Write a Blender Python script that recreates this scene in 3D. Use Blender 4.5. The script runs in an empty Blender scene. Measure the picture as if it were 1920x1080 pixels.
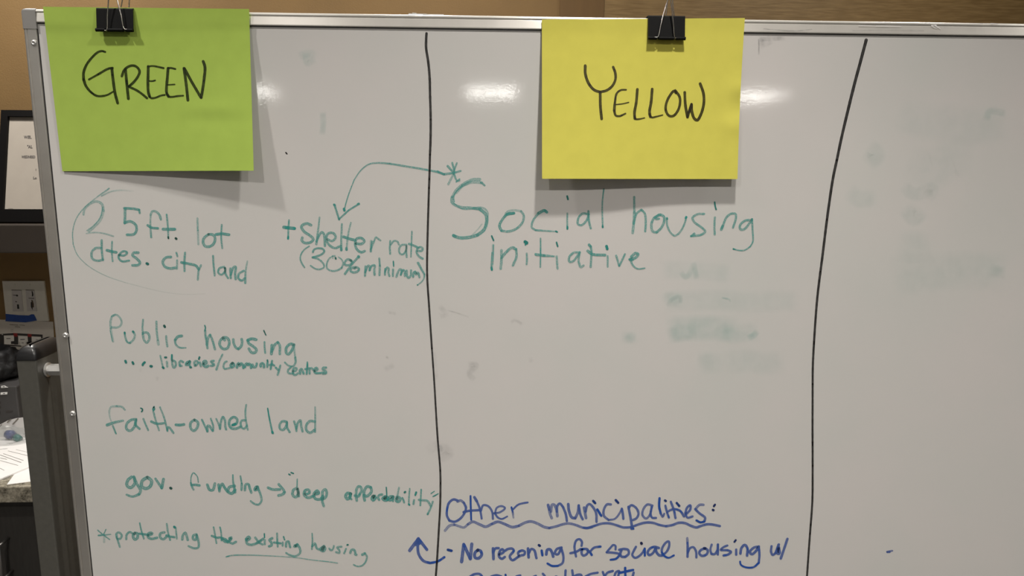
import bpy, bmesh, math, random
from mathutils import Vector, Matrix, noise

# ------------------------------------------------------------------ camera, world, exposure
S = bpy.context.scene
COL = S.collection
F_PX, W_PX, H_PX = 1365.0, 1920.0, 1080.0
EYE = Vector((0.0, -1.04, 1.64))
YAW, PITCH, ROLL = 0.04284168, 0.17243085, 0.00644295
_fw = Vector((math.sin(YAW)*math.cos(PITCH), math.cos(YAW)*math.cos(PITCH), -math.sin(PITCH)))
_r0 = Vector((math.cos(YAW), -math.sin(YAW), 0))
_u0 = _r0.cross(_fw)
_rt = _r0*math.cos(ROLL) + _u0*math.sin(ROLL)
_up = _u0*math.cos(ROLL) - _r0*math.sin(ROLL)
cam_data = bpy.data.cameras.new('camera')
cam_data.sensor_fit = 'HORIZONTAL'; cam_data.sensor_width = 36.0
cam_data.lens = F_PX*36.0/W_PX
cam_data.clip_start = 0.02
cam = bpy.data.objects.new('camera', cam_data)
m = Matrix((_rt, _up, -_fw)).transposed().to_4x4(); m.translation = EYE
cam.matrix_world = m
COL.objects.link(cam); S.camera = cam
S.view_settings.view_transform = 'Standard'; S.view_settings.look = 'None'
S.view_settings.gamma = 1.0; S.view_settings.exposure = 0.0
try: S.view_settings.use_curve_mapping = False
except Exception: pass
world = bpy.data.worlds.new('world'); S.world = world; world.use_nodes = True
world.node_tree.nodes['Background'].inputs[0].default_value = (0.9, 0.88, 0.84, 1)
world.node_tree.nodes['Background'].inputs[1].default_value = 0.02

# lamps: (x, y, watts) of the ceiling downlights, then (x, y) of the ceiling panels
CEIL = 2.6
DOWNLIGHTS = [(-0.89, -0.46, 6.2, 120), (0.24, -0.47, 6.8, 120), (1.5, -0.47, 4.2, 120),
              (-0.65, -1.45, 17.0, 138), (0.60, -1.45, 18.0, 138), (1.9, -1.45, 7.0, 138),
              (-1.25, 0.62, 17.0, 180), (-0.15, 0.45, 15.0, 180), (1.1, 0.45, 7.5, 180)]
PANELS = [(-3.25, -9.6, 1), (0.15, -9.45, 1), (3.95, -9.7, 1), (-3.0, -3.2, 0), (0.15, -3.2, 0), (3.3, -3.2, 0)]
PANEL_GLOW, NEAR_GLOW = 27.0, 1.5
DOWN_COL = (1.0, 0.955, 0.885)
DOWN_GAIN = 1.0

# ------------------------------------------------------------------ measuring helpers
def ray(px, py):
    return _rt*((px-W_PX/2)/F_PX) - _up*((py-H_PX/2)/F_PX) + _fw
def at(px, py, Y=0.0):                       # the point of the upright plane y = Y seen at a pixel
    d = ray(px, py); return EYE + d*((Y-EYE.y)/d.y)
def at_z(px, py, z):                         # the point of the level plane z seen at a pixel
    d = ray(px, py); return EYE + d*((z-EYE.z)/d.z)

# ------------------------------------------------------------------ materials
def new_mat(name):
    m = bpy.data.materials.new(name); m.use_nodes = True
    nt = m.node_tree; b = nt.nodes['Principled BSDF']
    return m, nt, b
def mat(name, col, rough=0.5, metal=0.0, var=0.0, scale=20.0, bump=0.0, bscale=None, stretch=None, spec=0.5, col2=None):
    m, nt, b = new_mat(name); N = nt.nodes; L = nt.links
    b.inputs['Base Color'].default_value = (*col, 1); b.inputs['Roughness'].default_value = rough
    b.inputs['Metallic'].default_value = metal; b.inputs['Specular IOR Level'].default_value = spec
    tc = N.new('ShaderNodeTexCoord'); mp = N.new('ShaderNodeMapping')
    L.new(tc.outputs['Object'], mp.inputs['Vector'])
    if stretch: mp.inputs['Scale'].default_value = stretch
    if var > 0 or col2:
        n = N.new('ShaderNodeTexNoise'); n.inputs['Scale'].default_value = scale; n.inputs['Detail'].default_value = 5
        L.new(mp.outputs[0], n.inputs['Vector'])
        r = N.new('ShaderNodeValToRGB')
        c2 = col2 if col2 else tuple(min(1, c*(1+var)) for c in col)
        c1 = col if col2 else tuple(c*(1-var) for c in col)
        r.color_ramp.elements[0].position = 0.3; r.color_ramp.elements[1].position = 0.7
        r.color_ramp.elements[0].color = (*c1, 1); r.color_ramp.elements[1].color = (*c2, 1)
        L.new(n.outputs['Fac'], r.inputs[0]); L.new(r.outputs[0], b.inputs['Base Color'])
    if bump > 0:
        n2 = N.new('ShaderNodeTexNoise'); n2.inputs['Scale'].default_value = bscale or scale; n2.inputs['Detail'].default_value = 4
        L.new(mp.outputs[0], n2.inputs['Vector'])
        bp = N.new('ShaderNodeBump'); bp.inputs['Strength'].default_value = 1.0; bp.inputs['Distance'].default_value = bump
        L.new(n2.outputs['Fac'], bp.inputs['Height']); L.new(bp.outputs[0], b.inputs['Normal'])
    return m
def ink_mat(name, light, full, dark, grain=700.0, low=0.55, high=1.0):
    """marker ink: the 'ink' attribute is how much ink lies on the board (0 none, 1 full, 2 pooled)"""
    m, nt, b = new_mat(name); N = nt.nodes; L = nt.links
    a = N.new('ShaderNodeAttribute'); a.attribute_name = 'ink'
    tc = N.new('ShaderNodeTexCoord')
    n = N.new('ShaderNodeTexNoise'); n.inputs['Scale'].default_value = grain; n.inputs['Detail'].default_value = 3
    L.new(tc.outputs['Object'], n.inputs['Vector'])
    mr = N.new('ShaderNodeMapRange'); mr.inputs['From Min'].default_value = 0.35; mr.inputs['From Max'].default_value = 0.62
    mr.inputs['To Min'].default_value = low; mr.inputs['To Max'].default_value = high
    L.new(n.outputs['Fac'], mr.inputs['Value'])
    mu = N.new('ShaderNodeMath'); mu.operation = 'MULTIPLY'; mu.use_clamp = True
    L.new(a.outputs['Fac'], mu.inputs[0]); L.new(mr.outputs[0], mu.inputs[1])
    r = N.new('ShaderNodeValToRGB')
    e = r.color_ramp.elements
    e[0].position = 0.15; e[0].color = (*light, 1); e[1].position = 0.55; e[1].color = (*full, 1)
    x = e.new(0.95); x.color = (*dark, 1)
    h = N.new('ShaderNodeMath'); h.operation = 'MULTIPLY'; h.inputs[1].default_value = 0.5
    L.new(a.outputs['Fac'], h.inputs[0]); L.new(h.outputs[0], r.inputs[0])
    L.new(r.outputs[0], b.inputs['Base Color']); L.new(mu.outputs[0], b.inputs['Alpha'])
    b.inputs['Roughness'].default_value = 0.35; b.inputs['Specular IOR Level'].default_value = 0.3
    return m

M = {}
M['wall'] = mat('tan wall paint', (0.180, 0.106, 0.036), 0.75, var=0.06, scale=9, bump=0.0006, bscale=260)
M['wall_other'] = mat('beige wall paint', (0.36, 0.33, 0.29), 0.8, var=0.04, scale=3)
M['panel'] = mat('grained wall panel', (0.150, 0.089, 0.028), 0.6, scale=14, stretch=(1.2, 1, 14), col2=(0.235, 0.150, 0.058), bump=0.0004, bscale=30)
M['pilaster'] = mat('brown pilaster', (0.125, 0.066, 0.017), 0.65, var=0.08, scale=8, stretch=(6, 6, 0.6))
M['ceiling'] = mat('ceiling tile', (0.46, 0.45, 0.43), 0.9, var=0.05, scale=40)
M['carpet'] = mat('grey carpet', (0.10, 0.095, 0.09), 0.95, var=0.3, scale=160, bump=0.002)
M['alu'] = mat('satin aluminium', (0.60, 0.575, 0.54), 0.36, metal=1.0, var=0.05, scale=30, stretch=(1, 1, 1), bump=0.00006, bscale=240)
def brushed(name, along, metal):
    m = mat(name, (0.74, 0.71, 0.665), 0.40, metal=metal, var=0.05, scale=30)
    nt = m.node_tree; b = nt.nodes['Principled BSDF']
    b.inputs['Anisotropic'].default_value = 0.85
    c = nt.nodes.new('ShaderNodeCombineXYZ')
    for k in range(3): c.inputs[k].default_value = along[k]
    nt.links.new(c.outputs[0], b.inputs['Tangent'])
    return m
M['alu_across_lit'] = brushed('lit copy of aluminium brushed sideways', (0, 0, 1), 0.4)  # same aluminium, made less metallic so its lit brightness is in the material
M['alu_down'] = brushed('aluminium brushed up and down', (1, 0, 0), 0.85)
M['bead'] = mat('bright aluminium edge', (0.74, 0.73, 0.70), 0.3, metal=0.6, var=0.08, scale=60)
M['cap_grey'] = mat('grey plastic corner', (0.25, 0.24, 0.23), 0.45, var=0.04, scale=60)
M['steel'] = mat('zinc plated steel', (0.74, 0.73, 0.71), 0.30, metal=0.75, var=0.05, scale=90)
M['wire'] = mat('nickel wire', (0.66, 0.62, 0.58), 0.2, metal=1.0)
M['clip_black'] = mat('black enamel', (0.003, 0.003, 0.003), 0.5, spec=0.12)
M['post'] = mat('grey powder coat', (0.070, 0.067, 0.058), 0.5, var=0.08, scale=120, bump=0.00008, bscale=700)
M['black_plastic'] = mat('black plastic', (0.012, 0.012, 0.013), 0.32, bump=0.00005, bscale=600)
M['green_paper'] = mat('green paper', (0.365, 0.50, 0.092), 0.85, var=0.035, scale=45, bump=0.00025, bscale=22, spec=0.15)
M['yellow_paper'] = mat('yellow paper', (0.60, 0.555, 0.100), 0.85, var=0.03, scale=45, bump=0.00025, bscale=22, spec=0.15)
M['white_paper'] = mat('white paper', (0.82, 0.80, 0.79), 0.85, var=0.02, scale=30)
M['notice_paper'] = mat('notice paper', (0.36, 0.32, 0.275), 0.8, var=0.03, scale=30)
M['sign_paper'] = mat('laminated paper', (0.55, 0.50, 0.44), 0.5, var=0.03, scale=30)
M['frame_black'] = mat('black frame', (0.005, 0.0045, 0.0045), 0.5, spec=0.12)
M['shelf_grey'] = mat('grey shelf laminate', (0.034, 0.026, 0.020), 0.55, var=0.05, scale=60)
M['plate'] = mat('off white plate', (0.60, 0.57, 0.50), 0.4, var=0.03, scale=60)
M['module'] = mat('grey socket module', (0.46, 0.43, 0.41), 0.45, var=0.04, scale=120)
M['hole'] = mat('dark socket opening', (0.01, 0.009, 0.008), 0.5)
M['brown_hole'] = mat('brown socket edge', (0.06, 0.035, 0.018), 0.5)
M['tape'] = mat('blue masking tape', (0.012, 0.055, 0.25), 0.6, var=0.12, scale=90, bump=0.0002, bscale=300)
M['print'] = mat('grey print', (0.10, 0.09, 0.085), 0.7)
M['print_dark'] = mat('dark print', (0.035, 0.03, 0.028), 0.7)
M['print_red'] = mat('red print', (0.24, 0.02, 0.018), 0.7)
M['print_mid'] = mat('brown grey print', (0.16, 0.14, 0.12), 0.7, var=0.35, scale=260)
M['case'] = mat('grey equipment case', (0.052, 0.049, 0.049), 0.5, var=0.06, scale=80)
M['bag'] = mat('black nylon', (0.006, 0.006, 0.007), 0.55, var=0.2, scale=60, bump=0.0015, bscale=70)
M['cloth'] = mat('dark grey cloth', (0.085, 0.075, 0.068), 0.8, var=0.45, scale=55, bump=0.001, bscale=160)
M['sign_white'] = mat('white box print', (0.74, 0.70, 0.64), 0.5)
M['label'] = mat('white label', (0.75, 0.74, 0.72), 0.6)
M['cream'] = mat('cream card', (0.55, 0.50, 0.38), 0.7, var=0.05, scale=40)
M['blue_item'] = mat('dark blue plastic', (0.012, 0.03, 0.16), 0.35, var=0.2, scale=90)
M['teal_item'] = mat('teal plastic', (0.01, 0.14, 0.13), 0.35, var=0.2, scale=90)
M['cabinet'] = mat('charcoal laminate', (0.032, 0.029, 0.026), 0.6, var=0.12, scale=30, stretch=(8, 8, 0.8))
M['handle'] = mat('brushed handle', (0.22, 0.21, 0.20), 0.35, metal=0.8)
M['lamp_trim'] = mat('white lamp trim', (0.7, 0.7, 0.7), 0.5)

def granite():
    m, nt, b = new_mat('speckled granite'); N = nt.nodes; L = nt.links
    tc = N.new('ShaderNodeTexCoord')
    v = N.new('ShaderNodeTexNoise'); v.inputs['Scale'].default_value = 85; v.inputs['Detail'].default_value = 6; v.inputs['Roughness'].default_value = 0.7
    L.new(tc.outputs['Object'], v.inputs['Vector'])
    r = N.new('ShaderNodeValToRGB'); e = r.color_ramp.elements
    e[0].position = 0.33; e[0].color = (0.02, 0.018, 0.015, 1); e[1].position = 0.45; e[1].color = (0.20, 0.18, 0.14, 1)
    x = e.new(0.62); x.color = (0.42, 0.38, 0.30, 1)
    L.new(v.outputs['Fac'], r.inputs[0]); L.new(r.outputs[0], b.inputs['Base Color'])
    b.inputs['Roughness'].default_value = 0.2
    return m
M['granite'] = granite()

def whiteboard_mat():
    m, nt, b = new_mat('whiteboard enamel'); N = nt.nodes; L = nt.links
    tc = N.new('ShaderNodeTexCoord')
    n = N.new('ShaderNodeTexNoise'); n.inputs['Scale'].default_value = 5.0; n.inputs['Detail'].default_value = 4
    L.new(tc.outputs['Object'], n.inputs['Vector'])
    r = N.new('ShaderNodeValToRGB'); e = r.color_ramp.elements
    e[0].position = 0.32; e[0].color = (0.566, 0.562, 0.542, 1)
    e[1].position = 0.70; e[1].color = (0.600, 0.572, 0.558, 1)
    L.new(n.outputs['Fac'], r.inputs[0]); L.new(r.outputs[0], b.inputs['Base Color'])
    n2 = N.new('ShaderNodeTexNoise'); n2.inputs['Scale'].default_value = 240; n2.inputs['Detail'].default_value = 4
    L.new(tc.outputs['Object'], n2.inputs['Vector'])
    bp = N.new('ShaderNodeBump'); bp.inputs['Distance'].default_value = 0.00004; bp.inputs['Strength'].default_value = 0.6
    L.new(n2.outputs['Fac'], bp.inputs['Height']); L.new(bp.outputs[0], b.inputs['Normal'])
    b.inputs['Roughness'].default_value = 0.06
    return m
M['board'] = whiteboard_mat()
def clear_film():
    m, nt, b = new_mat('clear plastic film')
    b.inputs['Base Color'].default_value = (0.35, 0.36, 0.35, 1); b.inputs['Roughness'].default_value = 0.12
    b.inputs['Alpha'].default_value = 0.26; b.inputs['Specular IOR Level'].default_value = 0.9
    return m
M['film'] = clear_film()
def glow(name, col, s):
    m, nt, b = new_mat(name)
    b.inputs['Base Color'].default_value = (0.8, 0.8, 0.8, 1)
    b.inputs['Emission Color'].default_value = (*col, 1); b.inputs['Emission Strength'].default_value = s
    return m
M['panel_glow'] = glow('lit lamp diffuser', (1.0, 0.97, 0.91), PANEL_GLOW)
M['panel_dim'] = glow('dimmed lamp diffuser', (1.0, 0.97, 0.91), NEAR_GLOW)
M['ink_teal'] = ink_mat('teal marker ink', (0.15, 0.44, 0.41), (0.026, 0.275, 0.245), (0.026, 0.060, 0.050), grain=800.0, low=0.5)
M['ink_blue'] = ink_mat('blue marker ink', (0.13, 0.18, 0.40), (0.020, 0.078, 0.345), (0.016, 0.022, 0.075), low=0.8)
M['ink_black'] = ink_mat('black marker ink', (0.02, 0.02, 0.02), (0.012, 0.010, 0.010), (0.006, 0.005, 0.005), low=0.95)
M['ink_sheet_green'] = ink_mat('black ink on green paper', (0.02, 0.03, 0.005), (0.011, 0.018, 0.004), (0.006, 0.008, 0.003), low=0.9)
M['ink_sheet_yellow'] = ink_mat('black ink on yellow paper', (0.03, 0.022, 0.004), (0.022, 0.016, 0.004), (0.008, 0.006, 0.003), low=0.9)
M['ink_grey'] = ink_mat('grey ink residue', (0.20, 0.20, 0.21), (0.10, 0.10, 0.11), (0.05, 0.05, 0.05), grain=90, low=0.15, high=0.62)
M['ink_ghost'] = ink_mat('wiped teal residue', (0.27, 0.53, 0.49), (0.16, 0.42, 0.38), (0.05, 0.2, 0.18), grain=60, low=0.5, high=0.95)

# ------------------------------------------------------------------ mesh helpers
def obj(name, bm, material, parent=None, smooth=False, loc=None):
    me = bpy.data.meshes.new(name); bm.normal_update(); bm.to_mesh(me); bm.free()
    o = bpy.data.objects.new(name, me); COL.objects.link(o)
    me.materials.append(material)
    if smooth:
        for p in me.polygons: p.use_smooth = True
    if parent is not None:
        o.parent = parent
        pl = parent.matrix_basis.translation.copy(); pp = parent.parent
        while pp is not None: pl += pp.matrix_basis.translation; pp = pp.parent
        me.transform(Matrix.Translation(-pl))            # every parent here is only moved, never turned
    elif loc is not None:
        me.transform(Matrix.Translation(-Vector(loc))); o.location = loc
    return o
def tag(o, label=None, cat=None, group=None, kind=None):
    if label: o['label'] = label
    if cat: o['category'] = cat
    if group: o['group'] = group
    if kind: o['kind'] = kind
    return o
def thing(name, loc, label, cat, group=None):
    o = bpy.data.objects.new(name, None); COL.objects.link(o); o.location = loc; o.empty_display_size = 0.05
    return tag(o, label, cat, group)
def box(bm, x0, x1, y0, y1, z0, z1, bev=0.0, seg=2, rot=None):
    vs = [bm.verts.new((x, y, z)) for x in (x0, x1) for y in (y0, y1) for z in (z0, z1)]
    q = [(0, 1, 3, 2), (4, 6, 7, 5), (0, 4, 5, 1), (2, 3, 7, 6), (0, 2, 6, 4), (1, 5, 7, 3)]
    fs = [bm.faces.new([vs[i] for i in f]) for f in q]
    if bev > 0:
        es = list({e for f in fs for e in f.edges})
        r = bmesh.ops.bevel(bm, geom=es, offset=bev, segments=seg, profile=0.5, affect='EDGES')
        vs = list({v for f in r['faces'] for v in f.verts} | {v for v in vs if v.is_valid})
    if rot is not None:
        bmesh.ops.transform(bm, matrix=rot, verts=[v for v in vs if v.is_valid])
def bx(*a, **k):
    bm = bmesh.new(); box(bm, *a, **k); return bm
def tube(bm, pts, r, n=10, caps=True):
    pts = [Vector(p) for p in pts]; rings = []
    prev = None
    for i, p in enumerate(pts):
        t = (pts[min(i+1, len(pts)-1)] - pts[max(i-1, 0)]).normalized()
        if prev is None:
            a = Vector((0, 0, 1)) if abs(t.z) < 0.9 else Vector((0, 1, 0))
            u = t.cross(a).normalized()
        else:
            u = (prev - t*prev.dot(t)).normalized()
        prev = u; w = t.cross(u)
        rr = r[i] if isinstance(r, (list, tuple)) else r
        rings.append([bm.verts.new(p + (u*math.cos(k*2*math.pi/n) + w*math.sin(k*2*math.pi/n))*rr) for k in range(n)])
    for a, b in zip(rings, rings[1:]):
        for k in range(n): bm.faces.new((a[k], a[(k+1) % n], b[(k+1) % n], b[k]))
    if caps:
        bm.faces.new(rings[0][::-1]); bm.faces.new(rings[-1])
def catmull(pts, step):
    if len(pts) < 3:
        out = []
        for a, b in zip(pts, pts[1:]):
            d = (Vector(b)-Vector(a)).length; n = max(1, int(d/step))
            out += [tuple(Vector(a).lerp(Vector(b), k/n)) for k in range(n)]
        return out + [tuple(pts[-1])]
    P = [Vector(p) for p in pts]; P = [P[0]*2-P[1]] + P + [P[-1]*2-P[-2]]
    out = []
    for i in range(1, len(P)-2):
        p0, p1, p2, p3 = P[i-1:i+3]
        # centripetal parametrisation keeps tight letters from overshooting
        t1 = max((p1-p0).length, 1e-4)**0.5; t2 = t1+max((p2-p1).length, 1e-4)**0.5; t3 = t2+max((p3-p2).length, 1e-4)**0.5
        n = max(1, int((p2-p1).length/step))
        for k in range(n):
            t = t1+(t2-t1)*k/n
            A1 = p0*((t1-t)/t1)+p1*(t/t1); A2 = p1*((t2-t)/(t2-t1))+p2*((t-t1)/(t2-t1)); A3 = p2*((t3-t)/(t3-t2))+p3*((t-t2)/(t3-t2))
            B1 = A1*((t2-t)/t2)+A2*(t/t2); B2 = A2*((t3-t)/(t3-t1))+A3*((t-t1)/(t3-t1))
            out.append(tuple(B1*((t2-t)/(t2-t1))+B2*((t-t1)/(t2-t1))))
    out.append(tuple(P[-2]))
    return out

# ------------------------------------------------------------------ handwriting
rng = random.Random(7)
def ribbon(bm, lay, P, w0, w1, d0, d1, put, idx, soft=False):
    """P: smooth 2D run of a pen stroke, w: pen width at its ends, d: ink at its ends; put() lays it on its surface"""
    V = [Vector(p) for p in P]
    if len(V) == 1: V.append(V[0] + Vector((0.01, 0)))
    L = [0.0]
    for a, b in zip(V, V[1:]): L.append(L[-1] + (b-a).length)
    T = L[-1] or 1.0
    cols = [(-1, 0.0), (-0.6, 0.75), (0, 1.0), (0.6, 0.75), (1, 0.0)] if soft else [(-1, 1.0), (-0.55, 0.86), (0, 0.74), (0.55, 0.86), (1, 1.0)]
    rows = []
    ph = rng.random()*50
    def row(c, nrm, hw, d):
        out = []
        for k, f in cols:
            p = c + nrm*(k*hw); v = bm.verts.new(put(p.x, p.y, idx)); v[lay] = d*f if (soft or d < 1.05) else d
            out.append(v)
        return out
    for i, p in enumerate(V):
        t = (V[min(i+1, len(V)-1)] - V[max(i-1, 0)])
        t = t.normalized() if t.length > 1e-6 else Vector((1, 0))
        nr = Vector((-t.y, t.x)); s = L[i]/T
        hw = 0.5*(w0+(w1-w0)*s)*(1.35 if soft else 1.0)*(1+0.09*noise.noise(Vector((L[i]*0.22, ph, 0))))
        d = (d0+(d1-d0)*s)*(1+0.10*noise.noise(Vector((L[i]*0.12, ph, 9))))
        if soft:
            e = min(L[i], T-L[i])/max(hw*0.8, 1e-3); d *= min(1.0, e)
        if i == 0 and not soft:
            for a in (0.95, 0.6): rows.append(row(p - t*(hw*a), nr, hw*math.sqrt(1-a*a), d))
        rows.append(row(p, nr, hw, d))
        if i == len(V)-1 and not soft:
            for a in (0.6, 0.95): rows.append(row(p + t*(hw*a), nr, hw*math.sqrt(1-a*a), d))
    for a, b in zip(rows, rows[1:]):
        for k in range(len(cols)-1):
            bm.faces.new((a[k], a[k+1], b[k+1], b[k]))
def board_put(px, py, idx):
    p = at(px, py, 0.0); return Vector((p.x, -0.00022 - 0.000004*idx, p.z))
class Pen:
    def __init__(self, put): self.bm = bmesh.new(); self.lay = self.bm.verts.layers.float.new('ink'); self.put = put; self.i = 0
    def draw(self, text, ox=0, oy=0, sc=1.0, soft=False):
        """one stroke per line: 'width[-width] ink[-ink] [L] x,y x,y ...' measured at scale sc from (ox, oy)"""
        for line in text.strip().splitlines():
            tk = line.split()
            if not tk: continue
            w = [float(v) for v in tk[0].split('-')]; d = [float(v) for v in tk[1].split('-')]
            tk = tk[2:]; straight = tk[0] == 'L'
            if straight: tk = tk[1:]
            pts = [tuple(float(v) for v in t.split(',')) for t in tk]
            pts = [(ox+x/sc, oy+y/sc) for x, y in pts]
            runs = [[a, b] for a, b in zip(pts, pts[1:])] if straight else [pts]
            for r in runs:
                run = catmull(r, 1.6 if not soft else 3.0) if len(r) > 1 else r
                ribbon(self.bm, self.lay, run, w[0], w[-1], d[0], d[-1], self.put, self.i, soft)
                self.i += 1
        return self
    def done(self, name, material, parent, label=None):
        o = obj(name, self.bm, material, parent)
        if label: o['label'] = label
        return o

# ------------------------------------------------------------------ the room
XL, XR, YN, YF = -4.6, 5.4, -12.2, 1.16           # left, right, rear and front wall planes
def struct(name, bm, material, parent=None, kind=True):
    o = obj(name, bm, material, parent)
    if kind and parent is None: o['kind'] = 'structure'
    return o
struct('floor', bx(XL-.1, XR+.1, YN-.1, YF+.1, -0.1, 0.0), M['carpet'])
struct('ceiling', bx(XL-.1, XR+.1, YN-.1, YF+.1, CEIL, CEIL+0.1), M['ceiling'])
struct('wall_front', bx(XL, XR, YF, YF+0.1, 0, CEIL), M['wall'])
struct('wall_rear', bx(XL, XR, YN-0.1, YN, 0, CEIL), M['wall_other'])
struct('wall_left', bx(XL-0.1, XL, YN, YF, 0, CEIL), M['wall_other'])
struct('wall_right', bx(XR, XR+0.1, YN, YF, 0, CEIL), M['wall_other'])
x_pl, x_pr = at(1049, 20, YF).x, at(1132, 20, YF).x
struct('trim_1', bx(x_pl, x_pr, YF-0.006, YF+0.01, 0, CEIL), M['pilaster'])
struct('trim_2', bx(x_pr, XR, YF-0.004, YF+0.01, 0, CEIL), M['panel'])

# ------------------------------------------------------------------ ceiling lamps
def area(name, loc, w, size, size_y, col, shape, parent):
    l = bpy.data.lights.new(name, 'AREA'); l.energy = w; l.color = col; l.shape = shape; l.size = size
    if shape == 'RECTANGLE': l.size_y = size_y
    o = bpy.data.objects.new(name, l); COL.objects.link(o); o.parent = parent; o.location = Vector(loc) - parent.location; return o
    return o
names = ['left of the board near it', 'above the yellow sheet', 'right of the board near it', 'over the camera to the left',
         'over the camera to the right', 'over the camera farthest right', 'over the granite counter', 'behind the green sheet', 'behind the yellow sheet']
for (x, y, wt, spread), nm in zip(DOWNLIGHTS, names):
    t = thing('ceiling_downlight', (x, y, CEIL), 'round white recessed ceiling downlight '+nm, 'ceiling light', 'recessed ceiling downlights')
    bm = bmesh.new(); prof = [(0.052, 0.0), (0.075, 0.0), (0.078, -0.004), (0.074, -0.009), (0.056, -0.009), (0.052, -0.004)]
    rings = [[bm.verts.new((x+r*math.cos(a*math.pi/16), y+r*math.sin(a*math.pi/16), CEIL+z)) for a in range(32)] for r, z in prof]
    for k in range(len(rings)):
        a, b = rings[k], rings[(k+1) % len(rings)]
        for q in range(32): bm.faces.new((a[q], a[(q+1) % 32], b[(q+1) % 32], b[q]))
    obj('trim_ring', bm, M['lamp_trim'], t, smooth=True)
    area('lamp', (x, y, CEIL-0.006), wt*DOWN_GAIN, 0.07, 0, DOWN_COL, 'DISK', t).data.spread = math.radians(spread)
pn = ['far left of the rear row', 'middle of the rear row', 'far right of the rear row', 'left of the nearer row', 'middle of the nearer row', 'right of the nearer row']
for (x, y, lit), nm in zip(PANELS, pn):
    t = thing('ceiling_panel_light', (x, y, CEIL), 'rectangular lit ceiling panel, '+nm, 'ceiling light', 'ceiling panel lights')
    bm = bmesh.new(); hx, hy = 0.34, 0.62
    for a in ((-hx-.03, -hx, -hy-.03, hy+.03), (hx, hx+.03, -hy-.03, hy+.03), (-hx, hx, -hy-.03, -hy), (-hx, hx, hy, hy+.03)):
        box(bm, x+a[0], x+a[1], y+a[2], y+a[3], CEIL-0.02, CEIL)
    obj('frame', bm, M['lamp_trim'], t)
    obj('diffuser', bx(x-hx, x+hx, y-hy, y+hy, CEIL-0.012, CEIL-0.002), M['panel_glow' if lit else 'panel_dim'], t)

# ------------------------------------------------------------------ the mobile whiteboard
# outer frame x -0.607..1.223, z 0.735..1.8345 ; writing face at y = 0
BX0, BX1, BZ0, BZ1 = -0.6075, 1.2225, 0.735, 1.8345
RW = 0.0165                                          # width of the frame's front lip
wb = thing('mobile_whiteboard', (0.30, 0.01, 0), 'large framed whiteboard on a grey stand, covered in teal and blue handwriting', 'whiteboard')
obj('writing_panel', bx(BX0+0.004, BX1-0.004, 0.0, 0.012, BZ0+0.004, BZ1-0.004), M['board'], wb)
# lip profile seen end-on: (distance in from the outer edge, y)
LIP = [(0.0, 0.020), (0.0, -0.0006), (0.0010, -0.0021), (0.0028, -0.0027), (0.0040, -0.0021), (0.0045, -0.0012), (0.0050, -0.0023),
       (0.0056, -0.0026), (RW-0.0010, -0.0026), (RW, -0.0023), (RW+0.0006, -0.0003), (RW+0.0006, 0.0002), (RW+0.0006, 0.020)]
LIP_H = [(d, y + (0.0008 if k == 6 or k == 7 else (-0.0003 if k in (8, 9) else 0))) for k, (d, y) in enumerate(LIP)]   # top and bottom faces lean back a little
def rail(side):
    bm = bmesh.new()
    prof = LIP if side in ('left', 'right') else LIP_H
    def pt(s, d, y):
        if side == 'top': return (BX0+0.0 + s*(BX1-BX0), y, BZ1-d)
        if side == 'bottom': return (BX0 + s*(BX1-BX0), y, BZ0+d)
        if side == 'left': return (BX0+d, y, BZ0+0.0 + s*(BZ1-BZ0))
        return (BX1-d, y, BZ0 + s*(BZ1-BZ0))
    n = 2
    rows = []
    for k in range(n):
        s = k/(n-1)
        e = 0.0100/((BX1-BX0) if side in ('top', 'bottom') else (BZ1-BZ0))
        s = e + s*(1-2*e)
        rows.append([bm.verts.new(pt(s, d, y)) for d, y in prof])
    for a, b in zip(rows, rows[1:]):
        for j in range(len(prof)):
            bm.faces.new((a[j], a[(j+1) % len(prof)], b[(j+1) % len(prof)], b[j]))
    bm.faces.new(rows[0]); bm.faces.new(rows[-1][::-1])
    bmesh.ops.recalc_face_normals(bm, faces=bm.faces)
    return bm
rails = {}
for sd in ('top', 'left', 'right', 'bottom'):
    rails[sd] = obj('frame_rail', rail(sd), M['alu_across_lit' if sd in ('top', 'bottom') else 'alu_down'], wb)
# shade of the gap where the lip meets the face, as black strips
bm = bmesh.new()
g = RW+0.0006
box(bm, BX0+g, BX1-g, -0.0006, 0.001, BZ1-g-0.0012, BZ1-g)
box(bm, BX0+g, BX1-g, -0.0006, 0.001, BZ0+g, BZ0+g+0.0012)
box(bm, BX0+g, BX0+g+0.0010, -0.0006, 0.001, BZ0+g, BZ1-g)
box(bm, BX1-g-0.0010, BX1-g, -0.0006, 0.001, BZ0+g, BZ1-g)
tag(obj('seam_shade', bm, M['black_plastic'], wb), 'thin dark strip put in for the shade between frame and writing face')
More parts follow.
